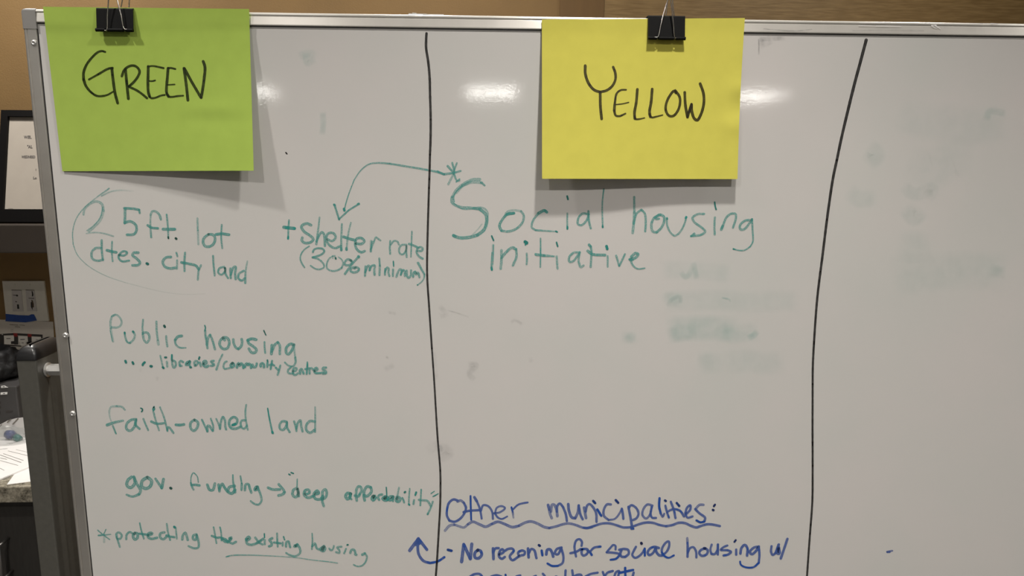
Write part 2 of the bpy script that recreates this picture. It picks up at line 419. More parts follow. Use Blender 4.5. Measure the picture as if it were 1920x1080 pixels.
# bright rounded outer edge of the top and left rails
def corner(ix, iz):
    cx, cz = (BX0, BX1)[ix], (BZ0, BZ1)[iz]; sx, sz = (1, -1)[ix], (1, -1)[iz]
    bm = bmesh.new()
    a, h, r, r2 = 0.0190, 0.0260, 0.0075, 0.004
    pts = [(a, 0)] + [(r - r*math.sin(t*math.pi/12), r - r*math.cos(t*math.pi/12)) for t in range(7)] + [(0, h), (a, h)]
    prof = [(p[0], p[1]) for p in pts]
    layers = [(0.0215, 0.0), (-0.0010, 0.0), (-0.0030, 0.0010), (-0.0036, 0.0026)]
    rows = []
    ctr = Vector((a*0.5, h*0.5))
    for y, ins in layers:
        row = []
        for p in prof:
            q = Vector(p)
            q.x = max(q.x, ins) if q.x < a*0.9 else q.x
            q.y = max(q.y, ins) if q.y < h*0.9 else q.y
            q -= Vector((0.0006, 0.0006)) if False else Vector((0, 0))
            row.append(bm.verts.new((cx + sx*(q.x-0.0007), y, cz + sz*(q.y-0.0007))))
        rows.append(row)
    for A, B in zip(rows, rows[1:]):
        for j in range(len(prof)): bm.faces.new((A[j], A[(j+1) % len(prof)], B[(j+1) % len(prof)], B[j]))
    bm.faces.new(rows[0]); bm.faces.new(rows[-1][::-1])
    bmesh.ops.recalc_face_normals(bm, faces=bm.faces)
    return bm
for ix in (0, 1):
    for iz in (0, 1):
        tag(obj('corner_cap', corner(ix, iz), M['cap_grey'], wb), 'grey plastic corner piece')
def rivet(px, py):
    p = at(px, py, -0.0035); bm = bmesh.new()
    prof = [(0.0042, 0.0), (0.0040, -0.0012), (0.0030, -0.0024), (0.0016, -0.0028), (0.0012, -0.0016)]
    rings = [[bm.verts.new((p.x + r*math.cos(k*math.pi/8), -0.0024 + y, p.z + r*math.sin(k*math.pi/8))) for k in range(16)] for r, y in prof]
    for A, B in zip(rings, rings[1:]):
        for k in range(16): bm.faces.new((A[k], B[k], B[(k+1) % 16], A[(k+1) % 16]))
    bm.faces.new(rings[-1])
    bmesh.ops.recalc_face_normals(bm, faces=bm.faces)
    return bm
for p in ((63.5, 80.5), (122.5, 629), (135.8, 776)):
    tag(obj('frame_screw', rivet(*p), M['steel'], wb, smooth=True), 'small shiny screw head')

# stand: two uprights with black caps, pivot bolts, feet with castors and a cross bar
def upright(sx):
    x0, x1 = (-0.6575, -0.6300) if sx < 0 else (1.2455, 1.2730)
    y0, y1 = -0.0150, 0.0570
    top = 1.3590
    p = obj('upright', bx(x0, x1, y0, y1, 0.10, top, bev=0.0018, seg=2), M['post'], wb)
    # cap: a skirt and a soft dome
    bm = bmesh.new(); rows = []
    for k, (ins, dz) in enumerate([(-0.0006, -0.001), (-0.0006, 0.001), (0.0, 0.007), (0.0018, 0.0125), (0.0045, 0.0165), (0.0085, 0.0188)]):
        a0, a1, b0, b1 = x0+ins, x1-ins, y0+ins*1.5, y1-ins*1.5
        rr = 0.003+ins*0.5; row = []
        for (qx, qy, st) in ((a1-rr, b1-rr, 0), (a0+rr, b1-rr, 1), (a0+rr, b0+rr, 2), (a1-rr, b0+rr, 3)):
            for j in range(5):
                an = (st + j/4)*math.pi/2
                row.append(bm.verts.new((qx+rr*math.cos(an), qy+rr*math.sin(an), top+dz)))
        rows.append(row)
    for A, B in zip(rows, rows[1:]):
        for j in range(20): bm.faces.new((A[j], A[(j+1) % 20], B[(j+1) % 20], B[j]))
    bm.faces.new(rows[-1])
    tag(obj('upright_cap', bm, M['black_plastic'], p, smooth=True), 'domed black plastic cap')
    # pivot bolt between upright and board edge, with a washer
    zb, yb = 1.3375, 0.0085
    xa, xb = (x1, BX0+0.001) if sx < 0 else (x0, BX1-0.001)
    bm = bmesh.new(); d = 1 if sx < 0 else -1
    tube(bm, [(xa+d*0.0005, yb, zb), (xa+d*0.0022, yb, zb)], 0.0105, 24)
    washer = obj('washer', bm, M['steel'], p)
    bm = bmesh.new()
    tube(bm, [(xa+d*0.002, yb, zb), (xa+d*0.004, yb, zb)], 0.0060, 16)
    tube(bm, [(xa+d*0.004, yb, zb), (xb, yb, zb)], 0.0086, 6)
    tag(obj('pivot_bolt', bm, M['steel'], p), 'shiny hexagonal pivot bolt')
    xm = (x0+x1)/2
    f = obj('foot', bx(xm-0.015, xm+0.015, -0.27, 0.29, 0.075, 0.105, bev=0.002), M['post'], wb)
    for yy in (-0.25, 0.27):
        bm = bmesh.new(); box(bm, xm-0.012, xm+0.012, yy-0.010, yy+0.010, 0.045, 0.077)
        tube(bm, [(xm-0.011, yy, 0.0255), (xm+0.011, yy, 0.0255)], 0.025, 20)
        obj('castor', bm, M['black_plastic'], f)
upright(-1); upright(1)
obj('cross_bar', bx(-0.632, 1.2475, 0.002, 0.022, 0.30, 0.34, bev=0.002), M['post'], wb)

# ------------------------------------------------------------------ the two paper sheets
class Sheet:
    def __init__(self, tl, tr, br, bl, gap, bow=0.0):
        self.c = [Vector(p) for p in (tl, tr, br, bl)]; self.gap = gap; self.bow = bow
    def px(self, u, v):
        tl, tr, br, bl = self.c
        p = (tl*(1-u)+tr*u)*(1-v) + (bl*(1-u)+br*u)*v
        return p + Vector((-self.bow*u*math.sin(math.pi*v), 0))
    def point(self, u, v, off=0.0):
        p = self.px(u, v); return at(p.x, p.y, -self.gap(u, v)-off)
    def put(self, px, py, idx):
        u = v = 0.5
        for _ in range(12):
            p = self.px(u, v); e = Vector((px, py))-p; h = 1e-3
            a = (self.px(u+h, v)-p)/h; b = (self.px(u, v+h)-p)/h; D = a.x*b.y-a.y*b.x
            u += (e.x*b.y-e.y*b.x)/D; v += (a.x*e.y-a.y*e.x)/D
        return at(px, py, -self.gap(u, v)-0.00030-0.000004*idx)
    def mesh(self, nu=44, nv=40):
        bm = bmesh.new(); G = []
        for off in (0.0, -0.00025):
            G.append([[bm.verts.new(self.point(i/nu, j/nv, off)) for i in range(nu+1)] for j in range(nv+1)])
        A, B = G
        for j in range(nv):
            for i in range(nu):
                bm.faces.new((A[j][i], A[j+1][i], A[j+1][i+1], A[j][i+1]))
                bm.faces.new((B[j][i], B[j][i+1], B[j+1][i+1], B[j+1][i]))
        G = [[[bm.verts.new(v.co) for v in row] for row in g] for g in G]      # own vertices: crisp paper edges
        A, B = G
        for i in range(nu):
            bm.faces.new((A[0][i], A[0][i+1], B[0][i+1], B[0][i])); bm.faces.new((A[nv][i+1], A[nv][i], B[nv][i], B[nv][i+1]))
        for j in range(nv):
            bm.faces.new((A[j+1][0], A[j][0], B[j][0], B[j+1][0])); bm.faces.new((A[j][nu], A[j+1][nu], B[j+1][nu], B[j][nu]))
        return bm
def smst(a, b, x):
    t = min(1, max(0, (x-a)/(b-a))); return t*t*(3-2*t)
def gap_green(u, v):
    b = 0.0010 + 0.0235*u**1.25                       # lifts towards its lower right corner
    f = max(0.0, (v-0.08)/0.92)
    g = 0.0046 + (b-0.0036)*f**1.15
    g += 0.0011*math.exp(-(((u-0.80)/0.13)**2+((v-0.62)/0.05)**2))*1.0 - 0.0008*math.exp(-(((u-0.86)/0.16)**2+((v-0.68)/0.05)**2))
    return max(g, 0.0046*smst(0.24, 0.10, v)+0.0010)
def gap_yellow(u, v):
    b = 0.0235 - 0.0085*u + 0.0012*math.sin(u*7.0)
    f = max(0.0, (v-0.08)/0.92)
    g = 0.0046 + (b-0.0036)*f**1.15
    g += 0.0016*math.exp(-(((u-1.0)/0.05)**2+((v-0.43)/0.05)**2)) - 0.0016*math.exp(-(((u-1.0)/0.07)**2+((v-0.55)/0.06)**2)) + 0.0012*math.exp(-(((u-0.98)/0.06)**2+((v-0.67)/0.05)**2))
    return g
SG = Sheet((80.5, 12.5), (467, 16.8), (475.7, 320), (117, 321), gap_green)
SY = Sheet((1016, 36.6), (1396.6, 33.8), (1382.8, 335.8), (1016.4, 335.2), gap_yellow, bow=1.8)
def make_sheet(S_, name, material, label):
    c = S_.point(0.5, 0.5)
    t = thing(name, (c.x, c.y, S_.point(0.5, 1.0).z), label, 'paper', 'coloured heading sheets')
    obj('sheet', S_.mesh(), material, t, smooth=True)
    return t
sheet_g = make_sheet(SG, 'paper_sheet', M['green_paper'], 'bright green paper sheet headed GREEN, clipped to the board top')
sheet_y = make_sheet(SY, 'paper_sheet', M['yellow_paper'], 'bright yellow paper sheet headed YELLOW, clipped to the board top')

# ------------------------------------------------------------------ the two binder clips
def clip(label, tl, tr, by, wires, back):
    yf0, yf1, yb0, yb1 = -0.0076, -0.0112, 0.0228, 0.0262
    zt = 0.5*(at(*tl, yf0).z + at(*tr, yf0).z); zb = at(0.5*(tl[0]+tr[0]), by, yf1-0.001).z
    x0, x1 = at(*tl, yf0).x, at(*tr, yf0).x
    t = thing('binder_clip', ((x0+x1)/2, 0.0075, zb), label, 'binder clip', 'binder clips on the board top')
    th = 0.0008
    prof = [(yf1-th, zb), (yf0-th, zt-0.0015), (yf0-th*0.4, zt-0.0003), (yf0+0.0008, zt), (yb0-0.0008, zt), (yb0+th*0.4, zt-0.0003), (yb0+th, zt-0.0015), (yb1+th, zb),
            (yb1, zb), (yb0, zt-0.0018), (yb0-0.001, zt-th), (yf0+0.001, zt-th), (yf0, zt-0.0018), (yf1, zb)]
    bm = bmesh.new()
    rows = [[bm.verts.new((x, y, z)) for y, z in prof] for x in (x0, x1)]
    n = len(prof)
    for j in range(n): bm.faces.new((rows[0][j], rows[0][(j+1) % n], rows[1][(j+1) % n], rows[1][j]))
    bm.faces.new(rows[0][::-1]); bm.faces.new(rows[1])
    # rolled jaw edges in three lengths, split where the wires enter
    xs = [at(px, by, yf1-0.002).x for px in (wires[0][2], wires[1][2])]
    g = 0.0016
    for (a, b) in ((x0-0.0004, xs[0]-g), (xs[0]+g, xs[1]-g), (xs[1]+g, x1+0.0004)):
        for yy in (yf1-0.0018, yb1+0.0018):
            tube(bm, [(a, yy, zb+0.0006), (b, yy, zb+0.0006)], 0.0023, 16)
    obj('clip_body', bm, M['clip_black'], t)
    def handle(pts_low, pts_high, y_low, y_high):
        a0 = at(pts_low[0][0], pts_low[0][1], y_low); b0 = at(pts_low[1][0], pts_low[1][1], y_low)
        a1 = at(pts_high[0][0], pts_high[0][1], y_high); b1 = at(pts_high[1][0], pts_high[1][1], y_high)
        def ext(a, b, z):
            s = (z-a.z)/(b.z-a.z); return a + (b-a)*s
        ztop = zb+0.060
        ka, kb = ext(a0, a1, ztop), ext(b0, b1, ztop)
        mid = (ka+kb)/2; sep = max(0.0035, (kb-ka).length*0.5)
        ka2 = mid+Vector((-sep*1.35, 0, 0.004)); kb2 = mid+Vector((sep*1.35, 0, 0.004))
        a0e, b0e = a0+Vector((0, 0, -0.0004)), b0+Vector((0, 0, -0.0004))
        path = [a0e+Vector((-0.004, 0.0004, 0)), a0e, a0.lerp(ka, .3), a0.lerp(ka, .7), ka, ka2, mid+Vector((0, 0, 0.0085)), kb2, kb, b0.lerp(kb, .7), b0.lerp(kb, .3), b0e, b0e+Vector((0.004, 0.0004, 0))]
        bm = bmesh.new(); tube(bm, catmull([tuple(p) for p in path], 0.0012), 0.00078, 8)
        return obj('handle', bm, M['wire'], t, smooth=True)
    handle([(wires[0][2], wires[0][3]), (wires[1][2], wires[1][3])], [(wires[0][0], wires[0][1]), (wires[1][0], wires[1][1])], yf1-0.0034, yf0-0.0060)
    lows = []
    for (px, py, qx, qy) in back:
        p, q = at(px, py, yb0+0.0045), at(qx, qy, yb0+0.0045); s = (zb-q.z)/(p.z-q.z); lows.append((p, q, q+(p-q)*s))
    def handle_world(lows):
        (p1, q1, l1), (p2, q2, l2) = lows
        ztop = zb+0.060
        k1 = q1+(p1-q1)*((ztop-q1.z)/(p1.z-q1.z)); k2 = q2+(p2-q2)*((ztop-q2.z)/(p2.z-q2.z)); mid = (k1+k2)/2
        sep = max(0.0035, abs(k2.x-k1.x)*0.5)
        path = [l1+Vector((-0.004, 0, 0)), l1, l1.lerp(k1, .4), k1, mid+Vector((-sep*1.3, 0, 0.004)), mid+Vector((0, 0, 0.0085)), mid+Vector((sep*1.3, 0, 0.004)), k2, l2.lerp(k2, .4), l2, l2+Vector((0.004, 0, 0))]
        bm = bmesh.new(); tube(bm, catmull([tuple(p) for p in path], 0.0012), 0.00078, 8)
        return obj('handle', bm, M['wire'], t, smooth=True)
    handle_world(lows)
    return t
# each wire: top pixel then bottom pixel
clip('black binder clip holding the green sheet, its wire handles standing up', (180.5, 14.2), (249.5, 16.0), 57.5,
     [(203.5, 0, 199.7, 56), (219.8, 0, 233.5, 54)], [(228.5, 0, 225.5, 20), (243, 0, 241.5, 20)])
clip('black binder clip holding the yellow sheet, its wire handles standing up', (1215.5, 29.2), (1284.6, 29.2), 73.0,
     [(1251.5, 0, 1233, 69), (1257.6, 0, 1265.5, 70)], [(1249.2, 18, 1248.0, 30), (1263.2, 18, 1264.5, 30)])

# ------------------------------------------------------------------ behind the board, at the left
# grey shelf with a framed notice leaning back on it
shelf = tag(obj('wall_shelf', bx(-2.5, -0.35, 0.86, 1.155, 1.4003, 1.4735, bev=0.003), M['shelf_grey'], loc=(-1.4, 1.155, 1.4003)),
            'grey wall shelf carrying the black framed notice', 'shelf')
bl = Vector((-1.2500, 0.9005, 1.4747)); LEAN = math.radians(14.5)
MF = Matrix(((1, 0, 0), (0, -math.cos(LEAN), math.sin(LEAN)), (0, math.sin(LEAN), math.cos(LEAN)))).transposed().to_4x4()
MF = Matrix((Vector((1, 0, 0)), Vector((0, -math.cos(LEAN), math.sin(LEAN))), Vector((0, math.sin(LEAN), math.cos(LEAN))))).transposed().to_4x4()
MF.translation = bl                                    # local: x right, y out of the picture, z up the leaning frame
def fbox(*a, bev=0.0):
    bm = bx(*a, bev=bev); bmesh.ops.transform(bm, matrix=MF, verts=bm.verts)
    bmesh.ops.recalc_face_normals(bm, faces=bm.faces); return bm
nt_ = thing('framed_notice', tuple(bl + Vector((0.12, 0.02, 0))), 'black framed paper notice leaning back on the grey shelf', 'framed notice')
FW, FH = 0.244, 0.295
bm = bmesh.new()
for a in ((0, 0.0175, 0, FH), (FW-0.0175, FW, 0, FH), (0.0175, FW-0.0175, 0, 0.0335), (0.0175, FW-0.0175, FH-0.0165, FH)):
    box(bm, a[0], a[1], -0.004, 0.012, a[2], a[3])
bmesh.ops.transform(bm, matrix=MF, verts=bm.verts); bmesh.ops.recalc_face_normals(bm, faces=bm.faces)
obj('frame', bm, M['frame_black'], nt_)
paper = obj('notice_sheet', fbox(0.016, FW-0.016, 0.0, 0.004, 0.032, FH-0.015), M['notice_paper'], nt_)
bm = bmesh.new()                                       # easel strut behind
tube(bm, [MF @ Vector((FW/2, -0.004, 0.20)), Vector((bl.x+FW/2, bl.y+0.135, bl.z+0.004))], 0.006, 8)
obj('easel_strut', bm, M['frame_black'], nt_)
def text_into(bm, body, size, mat4, xs=1.0):
    cu = bpy.data.curves.new('lettering', 'FONT'); cu.body = body; cu.size = size; cu.resolution_u = 4; cu.extrude = size*0.004; cu.offset = size*0.028
    o = bpy.data.objects.new('lettering', cu); me = bpy.data.meshes.new_from_object(o)
    me.transform(mat4 @ Matrix.Diagonal((xs, 1, 1, 1)))
    bm.from_mesh(me); bpy.data.objects.remove(o); bpy.data.curves.remove(cu); bpy.data.meshes.remove(me)
MT = MF @ Matrix(((1, 0, 0, 0), (0, 0, 1, 0.0045), (0, 1, 0, 0), (0, 0, 0, 1)))
MFi = MF.inverted()
def on_notice(px, py):                                 # local (x, z) on the notice of a pixel
    n = (MF.to_3x3() @ Vector((0, 1, 0))); p0 = MF @ Vector((0, 0.0045, 0)); d = ray(px, py)
    p = EYE + d*((p0-EYE).dot(n)/d.dot(n)); q = MFi @ p; return q.x, q.z
for body, px, py, hpx, xs in (('WEL', 44.6, 259.6, 5.4, 0.88), ('"AL', 50.6, 277.6, 5.4, 0.85), ('WEDNESD', 40.2, 296.2, 4.6, 0.78), (':', 66.4, 319.4, 4.2, 1.2), ('Lo', 61.8, 335.6, 4.4, 1.0)):
    x, z = on_notice(px, py); x2, z2 = on_notice(px, py-hpx)
    bm = bmesh.new(); text_into(bm, body, (z2-z)/0.70, MT @ Matrix.Translation((x, z, 0)), xs)
    obj('printed_text', bm, M['print'], paper)
bm = bmesh.new(); x, z = on_notice(15.5, 391); x2, z2 = on_notice(24.5, 391)
box(bm, x, x2, 0.0040, 0.0043, z-0.0004, z+0.0003); bmesh.ops.transform(bm, matrix=MF, verts=bm.verts); obj('printed_rule', bm, M['print'], paper)

# wall plate with sockets
def wbox(bm, px0, py0, px1, py1, y_back, y_front, bev=0.0):
    a, b = at(px0, py1, y_front), at(px1, py0, y_front)
    box(bm, a.x, b.x, y_front, y_back, a.z, b.z, bev)
def wb_(px0, py0, px1, py1, y_back, y_front, bev=0.0):
    bm = bmesh.new(); wbox(bm, px0, py0, px1, py1, y_back, y_front, bev); return bm
def quad(bm, pts, Y, th):
    A = [bm.verts.new(at(x, y, Y)) for x, y in pts]; B = [bm.verts.new(at(x, y, Y)+Vector((0, th, 0))) for x, y in pts]
    n = len(A); bm.faces.new(A); bm.faces.new(B[::-1])
    for k in range(n): bm.faces.new((A[k], B[k], B[(k+1) % n], A[(k+1) % n]))
    bmesh.ops.recalc_face_normals(bm, faces=bm.faces)
def qb(pts, Y, th):
    bm = bmesh.new(); quad(bm, pts, Y, th); return bm
c = at(47, 600, YF)
pl = thing('wall_plate', tuple(c), 'off-white double socket plate on the tan wall above the blue tape', 'wall plate')
obj('plate', qb([(4, 527), (82, 527), (91, 602), (12, 602)], YF-0.006, 0.006), M['plate'], pl)
m1 = obj('socket_module', qb([(22, 544.5), (40, 544.5), (43.5, 584), (24, 584)], YF-0.008, 0.003), M['module'], pl)
m2 = obj('socket_module', qb([(48, 544), (64, 544), (69, 583.5), (51, 583.5)], YF-0.008, 0.003), M['module'], pl)
obj('socket_opening', qb([(24, 552.8), (30, 553.2), (31.5, 552.3), (33.6, 553.5), (33.6, 555.4), (31.8, 556), (30, 554.5), (24, 553.6)], YF-0.0086, 0.0008), M['hole'], m1)
obj('socket_opening', qb([(31.8, 570.8), (35, 570.8), (36, 579), (32.4, 579)], YF-0.0086, 0.0008), M['hole'], m1)
obj('socket_opening', qb([(28.5, 564.6), (31.8, 565.6), (31, 567), (29, 566)], YF-0.0086, 0.0008), M['hole'], m1)
obj('socket_opening', qb([(59, 546), (61, 546.2), (62.5, 552), (62, 555.6), (59.6, 555.6), (60, 551)], YF-0.0086, 0.0008), M['hole'], m2)
obj('socket_opening', qb([(57.6, 567), (59.5, 565.5), (60.6, 576), (61, 581), (59, 577.5), (57.8, 575)], YF-0.0088, 0.0008), M['hole'], m2)
obj('socket_opening', qb([(58.5, 562.5), (61, 563), (63.2, 570), (63.4, 576), (60.6, 577), (60, 568)], YF-0.0084, 0.0008), M['brown_hole'], m2)
for p in ((27, 534), (55, 534)):
    bm = bmesh.new(); q = at(*p, YF-0.006); tube(bm, [(q.x, YF-0.006, q.z), (q.x, YF-0.0075, q.z)], 0.0032, 14); obj('plate_screw', bm, M['plate'], pl)
obj('module_edge', qb([(21.5, 543.4), (39.8, 543.9), (39.8, 544.9), (21.5, 544.6)], YF-0.0083, 0.001), M['print_mid'], m1)
obj('module_edge', qb([(48, 543.2), (63.5, 544), (63.5, 545), (48, 544.4)], YF-0.0083, 0.001), M['print_mid'], m2)
obj('module_edge', qb([(53.5, 558.6), (64, 558.8), (64, 560), (53.5, 559.6)], YF-0.0083, 0.001), M['print_dark'], m2)

# printed instruction sheet on the wall and the blue tape holding it
a, b = at(-60, 599.5, YF), at(104, 720, YF)
sg = thing('instruction_sheet', (a.x*.5+b.x*.5, YF, b.z), 'printed instruction sheet with a red and black diagram taped to the wall', 'sign')
sgp = obj('sheet', qb([(-60, 598.5), (0, 599.3), (99.5, 603.2), (101.5, 640), (106, 715), (-60, 715)], YF-0.0016, 0.0012), M['sign_paper'], sg)
bm = bmesh.new()
for q in ([(18, 608), (34, 609.2), (34, 610.2), (18, 609.2)], [(36, 608.8), (46.5, 609.6), (46.5, 610.6), (36, 609.6)], [(28, 612), (37.5, 612.8), (37.5, 613.8), (28, 613)],
          [(20, 617.6), (25, 617.6), (25, 618.2), (20, 618.2)], [(19, 620.6), (25, 620.8), (25, 621.4), (19, 621.2)], [(93, 639.5), (102, 640.5), (102, 641.3), (93, 640.3)], [(93.5, 642.5), (101, 643.2), (101, 643.8), (93.5, 643.2)]):
    obj('printed_text', qb(q, YF-0.0020, 0.0003), M['print_mid'], sgp)
bm = bmesh.new()
for q in ([(4, 626), (25, 624.5), (80, 627.5), (79.5, 631.5), (26, 628.5), (8, 629)], [(3, 628), (7.5, 628), (7.5, 646.5), (3, 645)], [(3, 645), (40, 648), (40, 650), (3, 648)],
          [(26.5, 629), (34, 629.5), (34, 646), (26.5, 646)], [(51.8, 630), (59, 630.5), (59, 646), (51.8, 646)], [(76.8, 630), (80, 631), (79.3, 646), (77.4, 645)],
          [(20.5, 639.5), (27, 639.5), (27, 645), (20.5, 645)], [(50, 641), (65, 641), (65, 645.3), (50, 645.3)], [(-20, 630), (3, 626), (4, 645), (-20, 650)]):
    quad(bm, q, YF-0.0020, 0.0003)
obj('printed_diagram', bm, M['print_dark'], sgp)
bm = bmesh.new()
for q in ([(25, 624.5), (32.5, 625), (32.5, 631.5), (25.8, 631)], [(51.6, 625.8), (59, 626.5), (59, 632), (52.2, 631.8)]): tag(obj('red_mark', qb(q, YF-0.0024, 0.0004), M['print_red'], sgp), 'dark red printed mark')
bm = bmesh.new()
for q in ([(7.2, 629.3), (26, 629.5), (26.4, 639.5), (20.4, 640), (20.6, 645.8), (8.4, 645.4)], [(34, 630.5), (51.6, 630.8), (52.4, 640.8), (48, 641), (48, 648.5), (38.5, 648), (38, 641.5), (34.4, 640.5)], [(59, 631.5), (76.6, 632.2), (77.2, 644.5), (66, 645), (64.8, 641.2), (60, 640.8)]):
    obj('printed_box', qb(q, YF-0.0024, 0.0004), M['sign_white'], sgp)
bm = bmesh.new()
for q in ([(12, 634.2), (19.5, 634.2), (19.5, 635.4), (12, 635.4)], [(38, 636), (46.5, 635.6), (46.5, 636.8), (38, 637.2)], [(66, 637.4), (69, 636), (72, 637.6), (69, 637)], [(40.5, 642.5), (44.5, 642.5), (44.5, 643.4), (40.5, 643.4)]):
    obj('printed_text', qb(q, YF-0.0028, 0.0003), M['print_dark'], sgp)
tp = [(10.2, 588.6), (35, 591), (54, 591.6), (58.5, 589.4), (63.5, 589.6), (66, 594), (69, 601), (57, 603), (48, 604.4), (36, 603.8), (10, 602.2), (11, 596)]
tag(obj('masking_tape', qb(tp, YF-0.0072, 0.0006), M['tape'], loc=tuple(at(40, 603, YF))), 'torn strip of blue masking tape under the socket plate', 'tape')

# granite counter and the cabinet under it
CZ = 0.9085
tag(obj('countertop', bx(-2.7, -0.2, 0.55, 1.158, 0.8685, CZ, bev=0.003), M['granite'], loc=(-1.45, 0.85, 0.8685)), 'speckled granite countertop along the wall behind the whiteboard', 'countertop')
cabx0, cabx1 = -1.36, -0.75
cb = thing('base_cabinet', ((cabx0+cabx1)/2, 0.87, 0), 'charcoal base cabinet under the granite countertop', 'cabinet')
bm = bmesh.new(); box(bm, cabx0, cabx1, 0.60, 1.155, 0.09, 0.8680); box(bm, cabx0+0.01, cabx1-0.01, 0.66, 1.15, 0.0, 0.09)
obj('cabinet_body', bm, M['cabinet'], cb)
dr = obj('door', bx(cabx0+0.004, cabx1-0.004, 0.580, 0.5995, 0.10, 0.8600, bev=0.0015), M['cabinet'], cb)
h1, h2 = at(16, 1009, 0.580), at(27, 1070, 0.580)
bm = bmesh.new(); yb = 0.540
q1, q2 = Vector((h1.x, yb, h1.z)), Vector((h1.x, yb, h2.z))
tube(bm, [(h1.x, 0.581, h1.z), (h1.x, yb, h1.z)], 0.0036, 10); tube(bm, [(h1.x, 0.581, h2.z), (h1.x, yb, h2.z)], 0.0036, 10)
tube(bm, [q1+Vector((0, 0, 0.003)), q2+Vector((0, 0, -0.06))], 0.0048, 12)
tag(obj('handle', bm, M['handle'], dr, smooth=True), 'thin vertical metal bar handle')

# papers on the counter
def paper_on(name, label, edge, along, across, z, lines, th=0.0004):
    """a rectangular page: one edge starts at the first pixel and runs towards the second; across > 0 lies to its left"""
    A0, A1 = at_z(*edge[0], z), at_z(*edge[1], z); d = (A1-A0).normalized(); nl = Vector((-d.y, d.x, 0))
    P = [A0, A0+d*along, A0+d*along+nl*across, A0+nl*across]; n = len(P)
    c = sum(P, Vector())/n
    bm = bmesh.new(); A = [bm.verts.new(p) for p in P]; B = [bm.verts.new(p-Vector((0, 0, th))) for p in P]
    bm.faces.new(A); bm.faces.new(B[::-1])
    for k in range(n): bm.faces.new((A[k], B[k], B[(k+1) % n], A[(k+1) % n]))
    bmesh.ops.recalc_face_normals(bm, faces=bm.faces)
    t = thing(name, (c.x, c.y, z-th), label, 'paper', 'white papers on the counter')
    obj('sheet', bm, M['white_paper'], t)
    if lines:
        bm = bmesh.new()
        for (x0, y0, x1, y1, w) in lines:
            a, b = at_z(x0, y0, z), at_z(x1, y1, z); d = (b-a).normalized(); nn = Vector((-d.y, d.x, 0))*(w*0.0011)
            bm.faces.new([bm.verts.new(p+Vector((0, 0, 0.0002))) for p in (a-nn, b-nn, b+nn, a+nn)])
        bmesh.ops.recalc_face_normals(bm, faces=bm.faces)
        obj('printed_lines', bm, M['print_mid'], t)
    return t
paper_on('paper_sheet', 'blank white page on the counter, its corner over the granite edge', ((13, 908.3), (64, 902)), 0.279, 0.216, CZ+0.0006, [])
paper_on('paper_sheet', 'white page of printed lines in front of the plastic bag', ((-3, 899.3), (57, 874.2)), 0.216, 0.279, CZ+0.0042,
         [(0, 842.5, 14, 841.0, 1.0), (15, 845.5, 54, 855, .7), (6, 850.5, 44, 863.5, .7), (0, 853, 40, 867.5, .8), (0, 858.5, 13, 861.5, .9), (0, 863.5, 34, 872.8, .7), (30, 843, 54, 848.5, .5), (0, 878, 8, 882, .6)], th=0.0034)

# grey equipment case with the black bag and cloth on it
YC = 0.86
a, b = at(-70, 785, YC), at(30.2, 724.5, YC)
ec = thing('equipment_case', ((a.x+b.x)/2, YC+0.12, CZ), 'grey equipment case with white labels under the black bag', 'case')
obj('case_body', bx(a.x, b.x, YC, YC+0.24, CZ+0.0005, b.z, bev=0.003), M['case'], ec)
for q in ([(2, 723.8), (8, 723.2), (14.5, 726.6), (2, 727.4)], [(1, 736.2), (13.6, 735.4), (13.2, 739.4), (1, 740.2)]):
    l = obj('label', qb(q, YC-0.0012, 0.0012), M['label'], ec)
    xm, ym = sum(p[0] for p in q)/4, sum(p[1] for p in q)/4
    obj('label_print', qb([(xm-2.4, ym+.4), (xm, ym-.8), (xm+2, ym-.3), (xm+1.5, ym+.7)], YC-0.0018, 0.0006), M['print_dark'], l)
for q in ([(10.5, 771.4), (14, 770.2), (23.5, 770.0), (23.5, 772.4), (18, 773.4), (11, 774)], [(-4, 752.5), (1.4, 752.5), (1.4, 757.5), (-4, 757.5)], [(-4, 761), (1.2, 761), (1.2, 766), (-4, 766)], [(-4, 771), (1, 771), (1, 776), (-4, 776)]):
    obj('case_marking', qb(q, YC-0.0008, 0.0008), M['print_dark'], ec)
def lump(center, rad, seed, amp, sub=4, flat=None, fr=14.0):
    bm = bmesh.new(); bmesh.ops.create_icosphere(bm, subdivisions=sub, radius=1.0)
    for v in bm.verts:
        d = v.co.normalized()
        k = 1 + amp*noise.fractal(d*2.2+Vector((seed, seed*1.7, 0)), 0.9, 2.2, 5) + amp*0.35*abs(noise.noise(d*fr*0.35+Vector((0, seed, 3))))
        p = Vector((d.x*rad[0], d.y*rad[1], d.z*rad[2]))*k + Vector(center)
        if flat is not None: p.z = max(p.z, flat)
        v.co = p
    return bm
zc = b.z
p = at(-2, 694, YC+0.06)
tag(obj('black_bag', lump((p.x-0.012, YC+0.075, zc+0.040), (0.060, 0.060, 0.050), 3.1, 0.30, flat=zc+0.0006), M['bag'], smooth=True, loc=(p.x-0.01, YC+0.08, zc)),
    'black nylon bag slumped on the grey equipment case', 'bag')
p2 = at(9, 654, YC+0.20)
gh = (p2.z-zc)*0.5
tag(obj('grey_cloth', lump((p2.x-0.035, YC+0.19, zc+gh*0.86), (0.062, 0.040, gh*0.92), 8.3, 0.22, flat=zc+0.0006), M['cloth'], smooth=True, loc=(p2.x-0.03, YC+0.2, zc)),
    'crumpled grey cloth behind the black bag', 'cloth')
